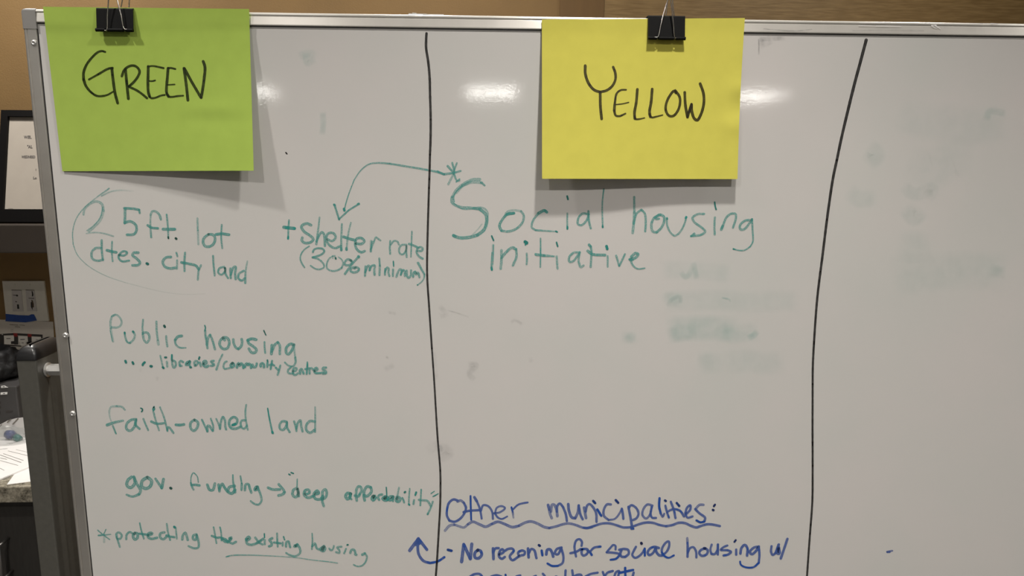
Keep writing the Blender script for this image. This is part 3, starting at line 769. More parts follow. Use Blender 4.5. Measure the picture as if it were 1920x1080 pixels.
# a cream card tub and a black coil standing right of the case
p = at(36.5, 768, 0.98)
bm = bmesh.new(); tube(bm, [(p.x, 0.985, CZ+0.0005), (p.x, 0.985, at(36, 760.5, 0.98).z)], [0.0085, 0.010], 20)
tag(obj('card_tub', bm, M['cream'], loc=(p.x, 0.985, CZ)), 'small cream card tub between the grey case and the stand', 'tub')
p = at(37, 775, 0.93); bm = bmesh.new()
pts = [(p.x+0.011*math.cos(t*0.5), 0.93+0.011*math.sin(t*0.5), CZ+0.004+0.0009*t) for t in range(44)]
tube(bm, pts, 0.0035, 8)
tag(obj('cable_coil', bm, M['bag'], smooth=True, loc=(p.x, 0.93, CZ)), 'small black cable coil in front of the cream tub', 'cable')

# clear plastic bag with blue and teal things inside
pb = at_z(14, 822, CZ)
bag_c = Vector((pb.x-0.025, pb.y-0.042, CZ+0.0245))
bmf = lump(bag_c, (0.100, 0.030, 0.026), 5.7, 0.16, sub=4, flat=CZ+0.0006, fr=30)
tag(obj('plastic_bag', bmf, M['film'], loc=(bag_c.x, bag_c.y, CZ)), 'crumpled clear plastic bag behind the printed page', 'plastic bag')
p = at_z(24, 818, CZ+0.012); bm = bmesh.new()
tube(bm, [(p.x-0.016, p.y+0.004, CZ+0.017), (p.x-0.004, p.y, CZ+0.016), (p.x+0.004, p.y-0.003, CZ+0.014)], [0.0105, 0.0125, 0.0095], 14)
tag(obj('bottle_cap', bm, M['blue_item'], smooth=True, loc=(p.x, p.y, CZ)), 'dark blue plastic cap inside the clear plastic bag', 'cap')
p = at_z(35, 823, CZ+0.008); bm = bmesh.new()
tube(bm, [(p.x-0.007, p.y+0.002, CZ+0.012), (p.x+0.006, p.y-0.005, CZ+0.009)], [0.0095, 0.0080], 14)
tag(obj('bottle_cap', bm, M['teal_item'], smooth=True, loc=(p.x, p.y, CZ)), 'teal plastic cap inside the clear plastic bag', 'cap')
q = [at_z(x, y, CZ) for x, y in ((-2, 800), (44, 783))]
bm = bmesh.new(); ws = [(-20, 806), (0, 796), (14, 788.5), (30, 784), (48, 782)]
A = []; B = []
for (x, y) in ws:
    t_ = at(x, y, 0.855); A.append(bm.verts.new((t_.x, 0.855, max(t_.z, CZ+0.012)))); B.append(bm.verts.new((t_.x+0.003, 0.838, CZ+0.0012)))
for k in range(len(ws)-1): bm.faces.new((A[k], B[k], B[k+1], A[k+1]))
r_ = bmesh.ops.solidify(bm, geom=bm.faces[:], thickness=0.0006)
wp = thing('paper_sheet', (-1.23, 0.847, CZ), 'curled white page with dark stripes standing behind the clear plastic bag', 'paper', 'white papers on the counter')
obj('sheet', bm, M['white_paper'], wp)
bm = bmesh.new()
for (x0, y0, x1, y1, w) in ((14, 792.5, 21.5, 785.6, 2.4), (24, 796, 35, 784.6, 2.4), (-6, 806, 4, 796, 2.0)):
    def on_page(x, y):
        n_ = Vector((0, -(0.030), 0)); 
        best = None
        for k in range(60):
            s = k/59; yy = 0.855-0.017*s; t_ = at(x, y, yy); zz = (1-s)*max(at(x, 785, 0.855).z, CZ+0.012) + s*(CZ+0.0012)
            e = abs(t_.z-zz)
            if best is None or e < best[0]: best = (e, t_)
        return best[1] + Vector((0, -0.0012, 0.0006))
    a, b = on_page(x0, y0), on_page(x1, y1); d = (b-a).normalized(); nn = Vector((d.z, 0, -d.x))*(w*0.0007)
    bm.faces.new([bm.verts.new(p) for p in (a-nn, b-nn, b+nn, a+nn)])
obj('printed_lines', bm, M['print_mid'], wp)

# ------------------------------------------------------------------ writing on the two sheets
p = Pen(SG.put)
p.draw('''
3.6-5 1 515,155 460,140 390,160 290,250 200,370 150,500 150,620
5-3 1 150,620 190,730 270,830 370,895 460,900 550,880 650,825
3.6 1 L 240,620 400,530
4 1 400,530 560,440 640,425
5 1 625,430 650,650 680,850 725,1020
5 1 L 855,450 875,650
5 1 L 875,650 905,945
4.5 1 795,565 830,470 900,405 990,385 1060,420 1095,490 1060,580 990,670 910,740
4.2 1 910,740 1040,800 1130,860 1220,935
5 1 1240,400 1238,550 1235,680 1242,830 1265,910
2.8-3.6 1 1235,400 1320,392 1400,405 1500,428
2.6 1 1255,645 1310,647 1360,635
''', 140, 80, 9.0)
p.draw('''
4-3 1 -5,870 40,905 130,895 230,855 315,840
5 1 378,300 365,480 347,680 350,800 385,870
4-3 1 350,800 385,870 460,880 560,865 685,855
3.4 1 380,297 440,295 525,315
2.4 1 360,635 430,633 515,628
5 1 700,300 745,620 780,950
5 1 710,305 860,580 1045,895
5 1 1090,160 1125,280 1110,500 1080,720 1050,895
''', 280, 100, 10.8)
p.done('handwriting', M['ink_sheet_green'], sheet_g, 'black marker word GREEN')
p = Pen(SY.put)
p.draw('''
5 1 128,95 130,210 175,340 250,430 330,460
4.6 1 330,460 420,440 500,380 545,290 545,200 515,115
5 1 335,465 338,650 355,835
3-5 1 695,430 620,435 565,480 540,600 530,720
4.4-3.2 1 530,720 550,785 600,795 685,760
2.2 1 550,635 640,625 730,605
5 1 850,425 835,600 810,750 815,830
4-2.4 1 812,800 830,835 870,836 950,820
5 1 1055,420 1040,600 1018,740 1030,805
4-2.4 1 1020,770 1050,812 1110,802 1200,780
4.6 1 1385,475 1360,445 1300,510 1250,620 1245,720 1290,790 1350,790 1410,720 1440,620 1435,530 1375,438
5 1 1505,465 1515,640 1545,810
5 1 L 1545,805 1600,630
5 1 1600,630 1605,730 1640,830 1680,850 1730,770 1770,620 1765,480 1720,345
3.6 1.2 L 1560,745 1590,660
''', 1080, 110, 7.385)
p.done('handwriting', M['ink_sheet_yellow'], sheet_y, 'black marker word YELLOW')

# ------------------------------------------------------------------ writing on the board
def board_pen(label, material, *parts, soft=False, name='handwriting', each=False):
    """lays pen strokes on the board; a line '# name|label' starts a new part"""
    cur = [None, name, label]
    def close():
        if cur[0] is not None and len(cur[0].bm.verts): cur[0].done(cur[1], material, wb, cur[2])
        cur[0] = None
    n = 0
    for text, ox, oy, sc in parts:
        for line in text.strip().splitlines():
            if line.startswith('#'):
                close(); cur[1], cur[2] = line[1:].strip().split('|')
                continue
            if each: close()
            if cur[0] is None: cur[0] = Pen(board_put); cur[0].i = n
            cur[0].draw(line, ox, oy, sc, soft); n = cur[0].i
    close()

board_pen('two long black hand drawn divider lines', M['ink_black'], ('''
# divider_line|long black hand drawn line left of the word Social
4.6-4.2 1 799.7,62.5 799,75 799,90 802.8,115 805.6,145.6 806.4,179 807.5,220.6 807.3,262 806.2,290
4.0-3.4 1 806.2,290 805.5,319 803.4,384 801.6,448 800.8,500 801.5,529 804.7,576.6 809.8,653
3.2-3.8 1 809.8,653 814,713 820.4,819 825.5,883 825.8,925.5 825,955 823,990 821,1025 818.7,1061 816,1092
# divider_line|long black hand drawn line on the right, slanting
5.8-5.0 1 1624,75 1613.4,115 1602,157.5 1589.5,208 1577,261.5 1569,300
5.0-3.8 1 1569,300 1562,333 1552,400 1542,480 1532.5,557 1527.5,621 1524,686 1523.6,720
3.8-3.6 1 1523.6,720 1523.4,800 1523.6,880 1523,940 1518,1009 1513,1080 1512,1092
''', 0, 0, 1), name='divider_lines')

board_pen('teal handwriting reading 25 ft. lot dtes. city land, with a thin loop around it', M['ink_teal'], ('''
# drawn_loop|thin grey green pen loop around 25 ft. lot
2-1.8 .55-.85 415,65 310,140 180,250 110,350 80,470 85,580
1.6-1.6 .75-.3 85,580 120,670 190,750 280,815 400,875 560,930
1.5-1.5 .22-.1 560,930 730,975 900,1015 1100,1040 1300,1035
2.4-3 .7-.05 345,135 430,95 520,82 640,90
3 .5-.2 415,65 370,100 310,140
# handwritten_word|teal handwritten 2, pale
4-5 .55 180,305 190,255 240,205 300,185 350,210 362,270
6-5 .42-.5 362,270 335,350 280,415 230,460
2 .7 355,240 340,320 280,400 210,453
2.4-3 .45-.6 205,480 290,470 370,480 455,505
# handwritten_word|teal handwritten 5 ft.
4.6 .95 555,246 640,252 692,262
3.6 .9 692,262 697,292
4.8 .85 562,250 562,320 560,385
4.8 .9 558,380 610,368 660,400 668,450 645,485 580,492
4.2 .85-.6 892,350 880,310 850,280 815,275 797,310
3-3.6 .6-.9 797,310 795,400 803,515
4.4 1 770,403 805,425 865,432
3.4 .8 945,305 955,400 960,520
5.4 1 912,440 960,440 1020,440
3 1.8 960,512 962,525
4.4 1.8 1029,524 1035,529
# handwritten_word|teal handwritten lot
3.4 .6-.8 1228,340 1232,450
3.6 .5 1232,450 1237,580
4.8 .9 1330,487 1290,520 1280,560 1300,595 1345,598 1382,565 1390,520 1370,490 1330,487
3.2 .9 1452,398 1447,520 1457,615
5 1 1398,488 1450,482 1520,490
# handwritten_word|teal handwritten dtes.
4.2 .8 345,612 290,615 255,655 262,710 310,730 360,720
3.8 .9 347,540 348,630 358,725
3.2 .8 443,553 440,640 448,735
4.8 1 395,633 440,645 482,652
3.8 .95 505,678 555,680 582,655 550,642 515,665 503,700 535,735 600,728
4.8 .9 685,655 640,658 632,680 670,710 700,750 680,770 630,772
4.8 1.6 762,755 772,760
# handwritten_word|teal handwritten city
4.8 .9 985,695 940,700 910,735 925,780 970,800 1025,795
3.2 .9 1035,655 1044,690
3.4 .75 1042,725 1040,805
3.8 .85 1115,655 1108,740 1110,825
4.6 .95 1080,745 1150,758 1215,775 1240,810
3.6 .8 1262,770 1240,820 1232,905
# handwritten_word|teal handwritten land under lot
3.6 .9 1372,685 1378,780 1388,868
3.6 .9 1475,785 1430,800 1420,840 1450,858 1485,820 1480,790 1488,850 1510,890
4 .85 1530,800 1535,890
4.2 .9 1535,860 1560,790 1580,785 1575,850 1580,900
4 .9 1655,822 1610,850 1605,890 1635,912 1665,890
3-3.8 .55-.95 1688,735 1672,830 1668,935
''', 120, 340, 4.908))

board_pen('teal arrow and asterisk linking the shelter note to the social housing title', M['ink_teal'], ('''
# drawn_arrow|teal curved arrow pointing down at shelter
4-3.4 .85 1245,182 1200,165 1140,152 1000,128 850,103
3.4-2 .8 850,103 760,98 700,108 640,155 595,220
2-2.2 .95 595,220 560,310 535,390 523,440
4.6 1.1 521,430 524,442
3.6 .95 L 452,400 485,505
3.2 .95 L 485,505 555,440 628,395
4.4 1 449,400 455,404
4.4 1 622,396 629,394
4 .9 484,500 486,507
''', 510, 280, 3.858), ('''
# drawn_asterisk|teal asterisk beside the word Social
3.4 .85 0,103 65,130
4.6-3.6 .85 65,130 150,118 215,100
4.4-3 .85 95,55 150,120 180,190 205,190
3.4 .9 137,25 150,75 158,110
3.2 .85 180,28 160,80 150,130
4 .6 150,130 125,175 100,225
3 .9 205,175 175,200
''', 820, 300, 4.909))

board_pen('teal handwriting reading + shelter rate (30% minimum)', M['ink_teal'], ('''
# handwritten_word|teal handwritten plus sign
3.2 .9 140,145 133,250 130,370
6 1.05 78,230 140,238 206,245
4 1.1 131,345 129,368
# handwritten_word|teal handwritten Shelter
5 .85 405,205 350,185 290,220 320,280 400,335 432,375 400,410 330,418 295,390 300,355
3-4.2 .75 507,112 490,260 468,435
4.4 .85 470,400 500,330 535,290 558,310 568,370 572,455
4.4 .85 600,375 660,395 700,350 670,300 610,305 588,370 620,440 690,480 760,455
3.4-4 .75 775,190 768,350 767,505
4.6 1 766,480 768,505
3-3.6 .7 882,175 850,320 830,500
4.4 1 829,480 831,500
5 1 795,345 870,370 930,385
4.6 .9 945,425 1010,430 1045,400 1010,360 950,370 935,440 960,500 1010,530 1050,515
4.4 .5 1125,395 1122,520
3 .8 1135,400 1120,522
3.4 .8 1120,500 1160,400 1185,350 1205,365 1238,390
# handwritten_word|teal handwritten rate
3.4 .85 1355,395 1350,480 1355,550
3.4 .8 1360,440 1400,395 1440,400 1460,440
3.4 .8 1550,440 1490,445 1460,500 1475,550 1510,555 1545,500 1550,445 1548,520 1553,590
2.8 .85 1615,280 1610,420 1603,585
4 .9 1580,430 1640,450 1690,475
4 .85 1685,515 1735,510 1745,485 1715,468 1680,490 1672,530 1700,580 1745,607
''', 520, 390, 6.4), ('''
# handwritten_word|teal handwritten (30%
2.4-3 .9 220,10 150,60 105,130 97,190 120,250 155,305
3.6 .95 270,95 290,55 340,40 410,50 430,85 380,130 265,165
3.6-2.8 .85 265,165 350,190 420,260 425,300 370,330 310,325 240,280
2.6-3.6 .8 545,148 500,180 465,250 470,320 530,352 610,345 670,310
3.6-2 .8 670,310 690,250 670,195 625,160
2 1 545,176 549,180
3.4 1.6 585,172 588,184
3.2 .7 545,150 575,145
4 .85 800,215 760,190 720,220 715,265 760,275 805,250 810,215 790,200
4-4.4 .85 905,155 820,250 715,395
5 1 902,153 908,160
4.2 .85 860,300 800,320 795,355 840,375 895,355 910,325 870,302 850,320
# handwritten_word|teal handwritten minimum)
4 .85 L 1000,290 993,425
4 .85 995,370 1040,278 1060,290 1056,345
4 .85 1056,345 1090,280 1125,275 1122,350 1125,410
3.4 .9 1190,180 1198,280
4 .8 1198,280 1193,410
3.8 .85 L 1272,325 1268,405
3.8 .85 1270,360 1300,305 1320,320 1318,380 1332,425
2.4 1.2 1385,220 1390,290
3.6 .85 1382,330 1378,425
4 .8 1428,435 1445,380 1480,325 1500,350 1488,410
4 .85 1490,400 1520,340 1540,350 1545,425
4 .85 1570,350 1575,420 1595,450 1625,420 1630,345
4 .9 1660,435 1668,375 1690,360 1700,405 1725,375 1748,440
4.4-3.4 .9 1727,240 1770,320 1815,400
3.4-1.8 .8 1815,400 1810,450 1780,500 1720,547
2.4 1.3 1718,546 1722,549
''', 550, 460, 7.385))

board_pen('large teal handwriting reading Social housing initiative', M['ink_teal'], ('''
# handwritten_word|teal handwritten Social
6-4 .62 390,180 330,180 240,220 170,280 135,340
5 .75 135,340 135,390 200,430 300,440 390,450
6 .85 390,450 445,500 455,560 430,640 370,690
6 .85 370,690 290,712 200,715 148,695
3.6 .9 435,235 415,215 400,207
5 .55 410,210 320,205 230,235
2.6 .9 230,240 175,290 150,340 155,385
3.4 .6 330,440 420,440 462,480 455,560 440,620
2.4 .35 410,590 370,640 310,700
2.4 .7 155,400 230,450 330,450 390,460
5 .5 300,200 230,240 175,300
5 1 150,695 165,705
4.8 .9 705,490 650,495 600,545 572,605 590,650
4.6-4 .8 590,650 650,657 730,630 785,570 795,510 770,470
4 .4-.6 770,470 700,462 640,480 620,520
5 1 640,500 705,488
5.4 1 1008,480 985,465 930,490
4.4-3.6 .8 930,490 880,560 870,620 905,645
4-2.4 .9-.7 905,645 1000,652 1095,658
3 1.3 1090,655 1103,662
3.6 1.5 1195,333 1202,362
3.2 .8 1197,490 1195,560 1197,630
3.8 1.2 1197,615 1197,633
4 .85 1390,500 1340,492 1300,530 1295,590 1325,600 1370,560 1395,500
4 .9 1390,470 1395,560 1412,630
2.6-3.2 1-.8 1532,265 1518,400 1522,615
3.4 1.3 1521,606 1522,618
''', 820, 300, 4.909), ('''
# handwritten_word|teal handwritten housing beside Social
4 .85 502,165 505,330
5 .7 505,330 498,440 487,545
4 .85 495,450 530,340 580,300
4 .85 580,300 615,340 625,440 620,530
4.6 .8 780,352 715,385 685,460 700,530 740,540
4.6 .85 740,540 790,490 820,420 815,370 770,352 725,385
4 .9 735,400 765,395
4 1.1 850,390 851,398
3.4 .85 850,395 850,450 880,530 930,575 980,545 1030,460 1055,380
4.2 1.1 1048,388 1054,378
4 .85 1245,345 1180,345 1120,385 1140,430 1220,490 1255,530 1210,565 1105,578
4 .9 1140,552 1105,580
2.8 1.4 1355,220 1360,260 1370,297
3.8 .8 1358,380 1352,460 1355,565
5 .85 1425,510 1440,470
4 .85 1435,490 1480,380 1530,342 1575,345 1577,400 1548,490
4.2 .85 1750,410 1680,415 1625,460 1625,505 1660,510 1710,460 1750,400
3.8-2.6 .9 1750,400 1755,500 1758,640 1730,690
2.6-2.4 .9 1730,690 1670,728 1600,728 1555,715
2.8 1.3 1552,714 1560,718
# handwritten_word|teal handwritten initiative, last letters
5 1 25,670 42,690
4 .85 42,690 50,740 42,905
5 .95 10,735 60,770 195,780
5 1.2 210,685 218,715
3.4 .8 222,790 222,905
3.6 .85 L 312,785 345,895
3.6 .85 L 345,895 405,770
5 .9 465,825 520,805 545,770 515,760 470,800
3.6 .95 450,825 490,830
4-2.4 .85 460,820 490,890 540,925 615,918
''', 1100, 340, 5.647), ('''
# handwritten_word|teal handwritten initiative, first letters
2.8 1.4 500,698 518,740
4 .45 512,780 508,900 500,1005
2 .9 518,780 515,880 510,960
2 .85 503,850 498,930 495,1000
4 1.1 498,985 502,1010
4.6 .7 590,830 590,920 583,1000
4.8 .85 590,900 640,840 690,805 725,820
4.4 .85 725,820 728,890 695,970
6 1.4 808,752 822,762
3 1.2 815,770 810,780
3.4 .85 822,858 825,910 822,960
2.6 1 950,720 950,850 948,985
5 1 905,868 980,878
5-2.6 .95 980,878 1075,885
2.8 1.4 1097,757 1108,793
3.8 .75 1098,885 1106,1000
4 .85 1310,850 1260,850 1215,890 1215,935 1250,930 1300,865
4 .85 1312,845 1300,920 1320,985 1345,970
''', 820, 300, 4.909))

board_pen('teal handwriting reading Public housing .... libraries/community centres', M['ink_teal'], ('''
# handwritten_word|teal handwritten Public
4 .6 215,85 170,110 145,190 148,300
4 .45 148,300 165,400 185,505
2 .8 140,330 160,430 175,500
3.4-4 .6 165,110 220,82 280,115 320,200 290,265 230,285 160,280
3.6 .85 365,370 378,440 410,515 450,525
4 .7 450,525 505,470 525,400 500,350
4 1.2 496,346 506,354
4 1.2 366,362 368,376
3.4 .8 655,160 645,280 650,390
4.4 .75 650,390 670,480 710,520 745,480 750,410 720,365 650,365
3.8 .75 863,190 868,350 885,480
5 .5 885,490 895,550
4.6 1.7 985,256 997,275
3.8 .75 1015,418 1022,500 1035,580
5 .95 1262,415 1200,425 1155,480
4.6-2.4 .85 1155,480 1165,545 1220,595 1325,602
''', 190, 580, 8.348), ('''
# handwritten_word|teal handwritten housing beside Public
2.4 1.3 128,92 140,130 130,180
4 .9 135,180 138,250 158,360 175,485
5 .75 165,420 185,310 220,255
4.2 .85 220,255 255,330 303,500
5 .85 470,345 440,305 500,298 540,345 545,420 510,485 440,492 385,430 390,360 440,300
4.6 .85 618,330 625,400 665,475 705,495
4.8 .85 705,495 750,450 768,380 760,325
5.4 .95 1010,335 930,320 865,345
5 .85 865,345 880,395 960,450 1015,510 990,555 930,555 885,490
2.2 1.6 1140,178 1175,257
3.4 .9 1152,375 1155,470 1165,565
5.4 .85 1280,430 1270,580
5 .85 1275,540 1330,420 1380,380
4.6 .85 1380,380 1412,430 1414,580
5 .9 1660,420 1590,410 1525,480 1525,560 1560,585 1620,520 1655,430
3.4 .6 1655,430 1668,560 1680,640
4.2-3.4 .85 1680,640 1685,720 1650,785 1610,795
3-3.4 .85 1610,795 1560,775 1500,725
''', 370, 600, 9.143), ('''
# drawn_dots|four teal dots before libraries
4.4 1.3 140,242 150,272
4.4 1.4 262,265 275,290
4.2 1.3 435,312 445,290 470,266
4.8 1.5 572,332 590,336
# handwritten_word|teal handwritten libraries/
3 .8 738,150 755,230 785,355
4 1.4 780,352 794,364
3.6 1.5 818,182 840,182
4 .75 850,255 858,340
3.4 1.2 937,140 935,210
4 .85 935,210 950,330 975,360 1005,310 990,250 945,235
4 .9 1078,330 1065,265 1090,242 1130,262
4 .8 1070,320 1105,328
5 1 1240,250 1190,275 1180,310 1225,290 1245,255
3.6 .9 1245,255 1240,320 1262,352
3.6 1.4 1250,352 1266,352
4 .9 1330,325 1322,260 1350,240 1385,268 1345,322
3.4 1.5 1400,210 1410,178
4 .9 1415,265 1432,332
4.6 .95 1480,290 1530,280 1520,243 1480,252 1475,310 1520,345 1560,325
4 .9 1655,240 1605,250 1630,280 1665,310 1640,325 1600,325
3-4 .8 1805,130 1755,230 1700,390
''', 220, 650, 9.143), ('''
# handwritten_word|teal handwritten community
3.4 .85 135,240 105,250 80,310 95,360 140,355 215,335
4.6 .95 230,265 195,300 215,335 255,310 245,275 215,270
4.6 1 300,340 310,290 325,265 345,310 370,270 400,300 405,345
4.6 1 430,330 440,290 460,270 480,300 500,275 525,300 530,345
4.2 .95 555,290 575,335 605,330 625,270
4.6 1 690,320 690,280 720,270 740,290 742,335
3 1.4 798,218 802,240
3.8 1 800,255 795,330
3.8 1 875,230 850,365
3.8 1 830,300 870,285 912,308
3.8 1 935,340 975,378
3.6 .95 1010,305 990,380 965,460
# handwritten_word|teal handwritten centres
3.6 .9 1180,340 1140,370 1135,420 1175,437 1225,435
4 .9 1220,400 1270,385 1275,350 1235,350 1215,390 1225,450 1260,460 1295,435
4.4 .95 1335,440 1330,390 1355,360 1375,400 1392,440
2.8-4 1 1453,250 1450,340 1440,445
3.8 .9 1415,365 1490,350
3.8 .9 1490,440 1490,370 1520,345 1545,375
4 .95 1570,395 1620,370 1600,340 1570,365 1575,425 1640,430 1720,420
4 .95 1760,340 1710,342 1700,370 1745,390 1760,430 1710,442
''', 410, 650, 8.727))

board_pen('teal handwriting reading Faith-owned land', M['ink_teal'], ('''
# handwritten_word|teal handwritten Faith-
3.4-4 .65 370,155 330,110 240,95
4-2.4 .5-.4 240,95 150,110 125,180 135,270 155,330
5.6-4 1-.75 92,390 200,352 340,322
3.2 .9 180,402 230,525
4.8 .85 545,300 470,310 400,370 395,450 450,480 510,430 545,310
4.2 .95 545,310 540,390 600,450
2.6 1.5 618,128 645,140 645,165 630,182
3.4 .85 658,292 690,370 735,472
2.8 1.1 828,103 810,130 812,165 835,140 820,110
3.4 .8 815,175 850,310 905,475
4.6-4 .95 782,335 870,370 980,362
3-3.6 .85 918,110 985,280 1035,485
4 .9 1033,470 1040,425 1060,425 1130,515
5 1 1168,386 1230,390 1295,380
# handwritten_word|teal handwritten owned
4.8 .85 1455,310 1400,355 1400,440 1450,480 1500,430 1512,350 1460,308
3.6 .9 L 1575,305 1660,490
4.6 .85 1660,490 1665,400 1690,405 1745,480
3.4 .9 1745,480 1755,420 1715,290
''', 190, 750, 8.348), ('''
3.2 .85 50,320 90,410 115,495
4 .85 115,495 130,380 165,285 200,350 205,450 220,505
4.6 .9 330,430 395,405 410,330 355,290 290,330 270,410 310,480 380,490 470,455
5 1.05 330,428 375,410
3.4 .8 565,80 550,200 560,350 592,510
4 .85 555,345 490,350 468,400 490,470 530,490 575,440
# handwritten_word|teal handwritten land beside owned
2.4-3.6 1.2-.9 932,140 965,330 1015,560
4.4 1.1 1012,548 1020,565
4.4 .85 1260,370 1180,365 1135,430 1150,500 1200,510 1250,440 1262,380
4 .9 1262,380 1270,480 1310,548
3.8 .9 1385,365 1415,460 1425,530
4.2 .85 1425,490 1450,390 1495,345 1505,430 1530,540
3-3.6 .6-.85 1745,118 1748,300 1745,545
4.6 .85 1742,370 1660,358 1595,430 1600,520 1660,560 1735,510
''', 400, 750, 9.143))

board_pen('teal handwriting reading gov. funding, an arrow, then deep affordability in quotes', M['ink_teal'], ('''
# handwritten_word|teal handwritten gov.
5.6 .85 160,205 120,240 108,300 150,325 195,280 190,210
5.2 .85 185,200 220,280 262,360 245,400
5-4 .85 245,400 170,425 105,405
6 .85 335,210 280,250 275,310 320,335 370,310 385,250 340,208
4.6 .85 L 430,225 500,330
5.4 .9 L 500,330 520,230
4.6 1.8 597,328 607,334
# handwritten_word|teal handwritten funding
2.2 .9 912,265 900,200 855,158 830,210 828,280
3.6 .85 828,270 838,310 858,348
4.6 .95 835,297 880,293 925,300
5 .9 1012,290 1040,350 1075,350 1098,278
5 .9 1140,290 1150,365
5 .95 1148,340 1180,282 1205,320 1240,370
5.4 .95 1320,305 1260,320 1248,370 1290,390 1325,350
2.4-5 1-.9 1300,180 1302,250 1312,310 1325,375
3 1 1385,195 1400,280
4.2 .9 1400,280 1398,350
4.6 .9 1435,355 1445,290 1475,285 1490,330 1508,380
5.4 .95 1565,315 1545,350 1575,342 1578,315
4.4-3.4 .85 1580,320 1610,400 1622,470 1590,515 1540,505 1500,475
# drawn_arrow|small teal arrow between funding and deep
4.8 .9 1695,325 1750,345 1830,345
4.6 .85 1815,285 1870,350 1882,375
5.2 .85 1882,375 1860,400 1815,412
''', 220, 860, 6.0), ('''
# handwritten_word|teal handwritten deep with opening quote
2.6 1.4 275,100 288,107
2.6 1.4 298,84 322,94
2.2 1 360,150 357,230
5 .85 358,240 320,260 315,310 345,330 370,290 360,240 375,320
5 .95 440,300 480,290 475,258 440,262 428,305 465,335 520,320
5 .95 540,300 575,290 560,265 525,300 540,345 590,350 615,320
4.8 .85 612,355 615,270 640,252 655,290 640,335 610,350
4.6 .85 605,345 612,380 625,420
''', 490, 870, 5.333), ('''
# handwritten_word|teal handwritten affordability with closing quote
5.6 .95 170,340 110,330 78,390 110,435 155,400 165,345
3.8 .95 160,350 150,405 185,442
4.8 .85 280,465 268,390 275,260 310,208 350,220 365,290 330,350
4.8 .95 330,350 310,388 245,375
5.2 .9 420,460 405,360 430,250 470,210 530,225
5.2 .9 530,225 545,290 510,350 450,385 410,365
6.4 1 580,385 555,420 570,455 600,430 605,385 575,390
4.4 .9 680,450 660,400 690,362 735,355
2.2 1.3 810,225 820,390
6 1 790,395 745,430 790,455 835,440 820,400 780,420
6 1 930,395 870,400 860,450 910,440 930,400
4 .9 932,400 932,475
3.4 .75 1040,230 1010,370
5.2 .9 1000,400 990,470 1030,485 1060,430 1030,400 1000,430
4 1.5 1140,316 1150,308
3.6 .95 1098,415 1120,460 1130,500
3 .85 1232,250 1218,400 1213,535
3.6 1.1 1214,530 1226,540
3.6 1.2 1348,315 1333,365
3.8 .9 1308,455 1298,525
3.2 .9 1437,265 1430,400 1422,550
4 .85 1395,450 1480,460 1550,470 1610,560
3.4 .85 1648,480 1612,585 1555,705
3.6 1 1553,710 1558,700
1.8 1.2 1615,335 1675,297
2 1.2 1650,390 1745,340
''', 640, 890, 9.6))

board_pen('teal handwriting reading *protecting the existing housing, partly underlined', M['ink_teal'], ('''
# handwritten_word|teal handwritten asterisk before protecting
2.4 .9 95,170 165,230 255,295
2.2 .9 205,160 172,230
3.2-2 1-.8 105,240 170,235 270,225
4 .4 182,240 180,330
# handwritten_word|teal handwritten protecting
3.6 .8 345,260 370,330 390,395
4 .85 350,275 345,215 375,200 415,235 400,280 360,288
4 .85 475,290 480,230 520,195 560,215
5 .9 590,205 565,250 590,295 625,270 620,210 580,215
3 1 655,75 670,150 690,220
3.4 .85 690,220 710,285
4 1 648,216 760,230
4.6 .9 770,240 825,215 810,203 770,215 765,260 810,285 885,270
4.6 .85 985,198 930,215 930,270 970,290 1010,260
3.6 .75 1015,85 1030,190 1040,235
3.6 .9 1040,235 1060,300
4.2 .95 1010,240 1060,255 1118,262
4.6 1.2 1115,126 1126,134
3.2 .8 1135,140 1150,285
4.6 .85 1222,295 1230,240 1262,203 1280,240 1295,300
4.4 .85 1412,225 1370,240 1365,285 1400,300 1415,235
4.4-3.8 .85 1415,235 1440,330 1435,400 1380,410 1305,382
# handwritten_word|teal handwritten the
3.2 .85 1640,130 1660,240 1678,345
4 1 1615,245 1690,270 1720,265
3 .9 1725,130 1740,200 1745,310
5 .95 1745,275 1800,295 1830,330
''', 170, 970, 7.111), ('''
4.8 .95 -25,255 20,290 65,280 92,240 68,250
4.2 .9 68,250 65,290 100,312 145,292
# handwritten_word|teal handwritten existing
5.4 .95 275,275 310,250 295,232 268,260
4.6 .85 268,260 275,310 320,328 390,310 440,280 470,255
4 .9 375,240 420,300 465,325
4.4 .85 390,310 440,275
2.4 1.3 485,195 487,240
4 .8 490,270 490,320
4.6 .9 580,248 545,270 570,300 570,335 540,345
3.4 .9 637,190 640,280 645,350
4 .95 600,300 680,310
2.8 1.1 715,230 728,268
3.6 .9 705,300 703,340
4 .9 745,350 750,295 775,285 785,320 795,358
5 .95 870,330 840,345 865,345 880,322
4.4-3.4 .85 880,322 910,370 915,420 870,460 800,455 745,425
# handwritten_word|teal handwritten housing beside existing
2.2-3.4 1-.85 1058,190 1062,280 1055,380
4.2 .85 1058,345 1090,310 1115,370 1150,385
5.6 .85 1200,345 1160,382 1195,402 1212,370 1195,350 1180,390
3.4 .85 1262,370 1285,395 1310,375 1318,340
3.8 .85 1410,350 1358,358 1385,395 1385,425 1345,415
3 1.4 1478,330 1488,326
3.4 .9 1465,375 1442,430
4.4 .9 1515,425 1530,390 1560,385 1575,420
5 .9 1575,440 1588,448
5 .9 1660,445 1690,430
3.4-2.8 .85 1690,430 1715,465 1700,530 1660,575 1600,585 1555,565
# drawn_underline|thin grey green line under existing housing
2.2-1.6 1-.8 25,472 90,455 250,450 450,455 700,468
1.6-1.8 .8-.9 700,468 900,485 1050,508 1250,530 1365,547
''', 420, 970, 6.4))

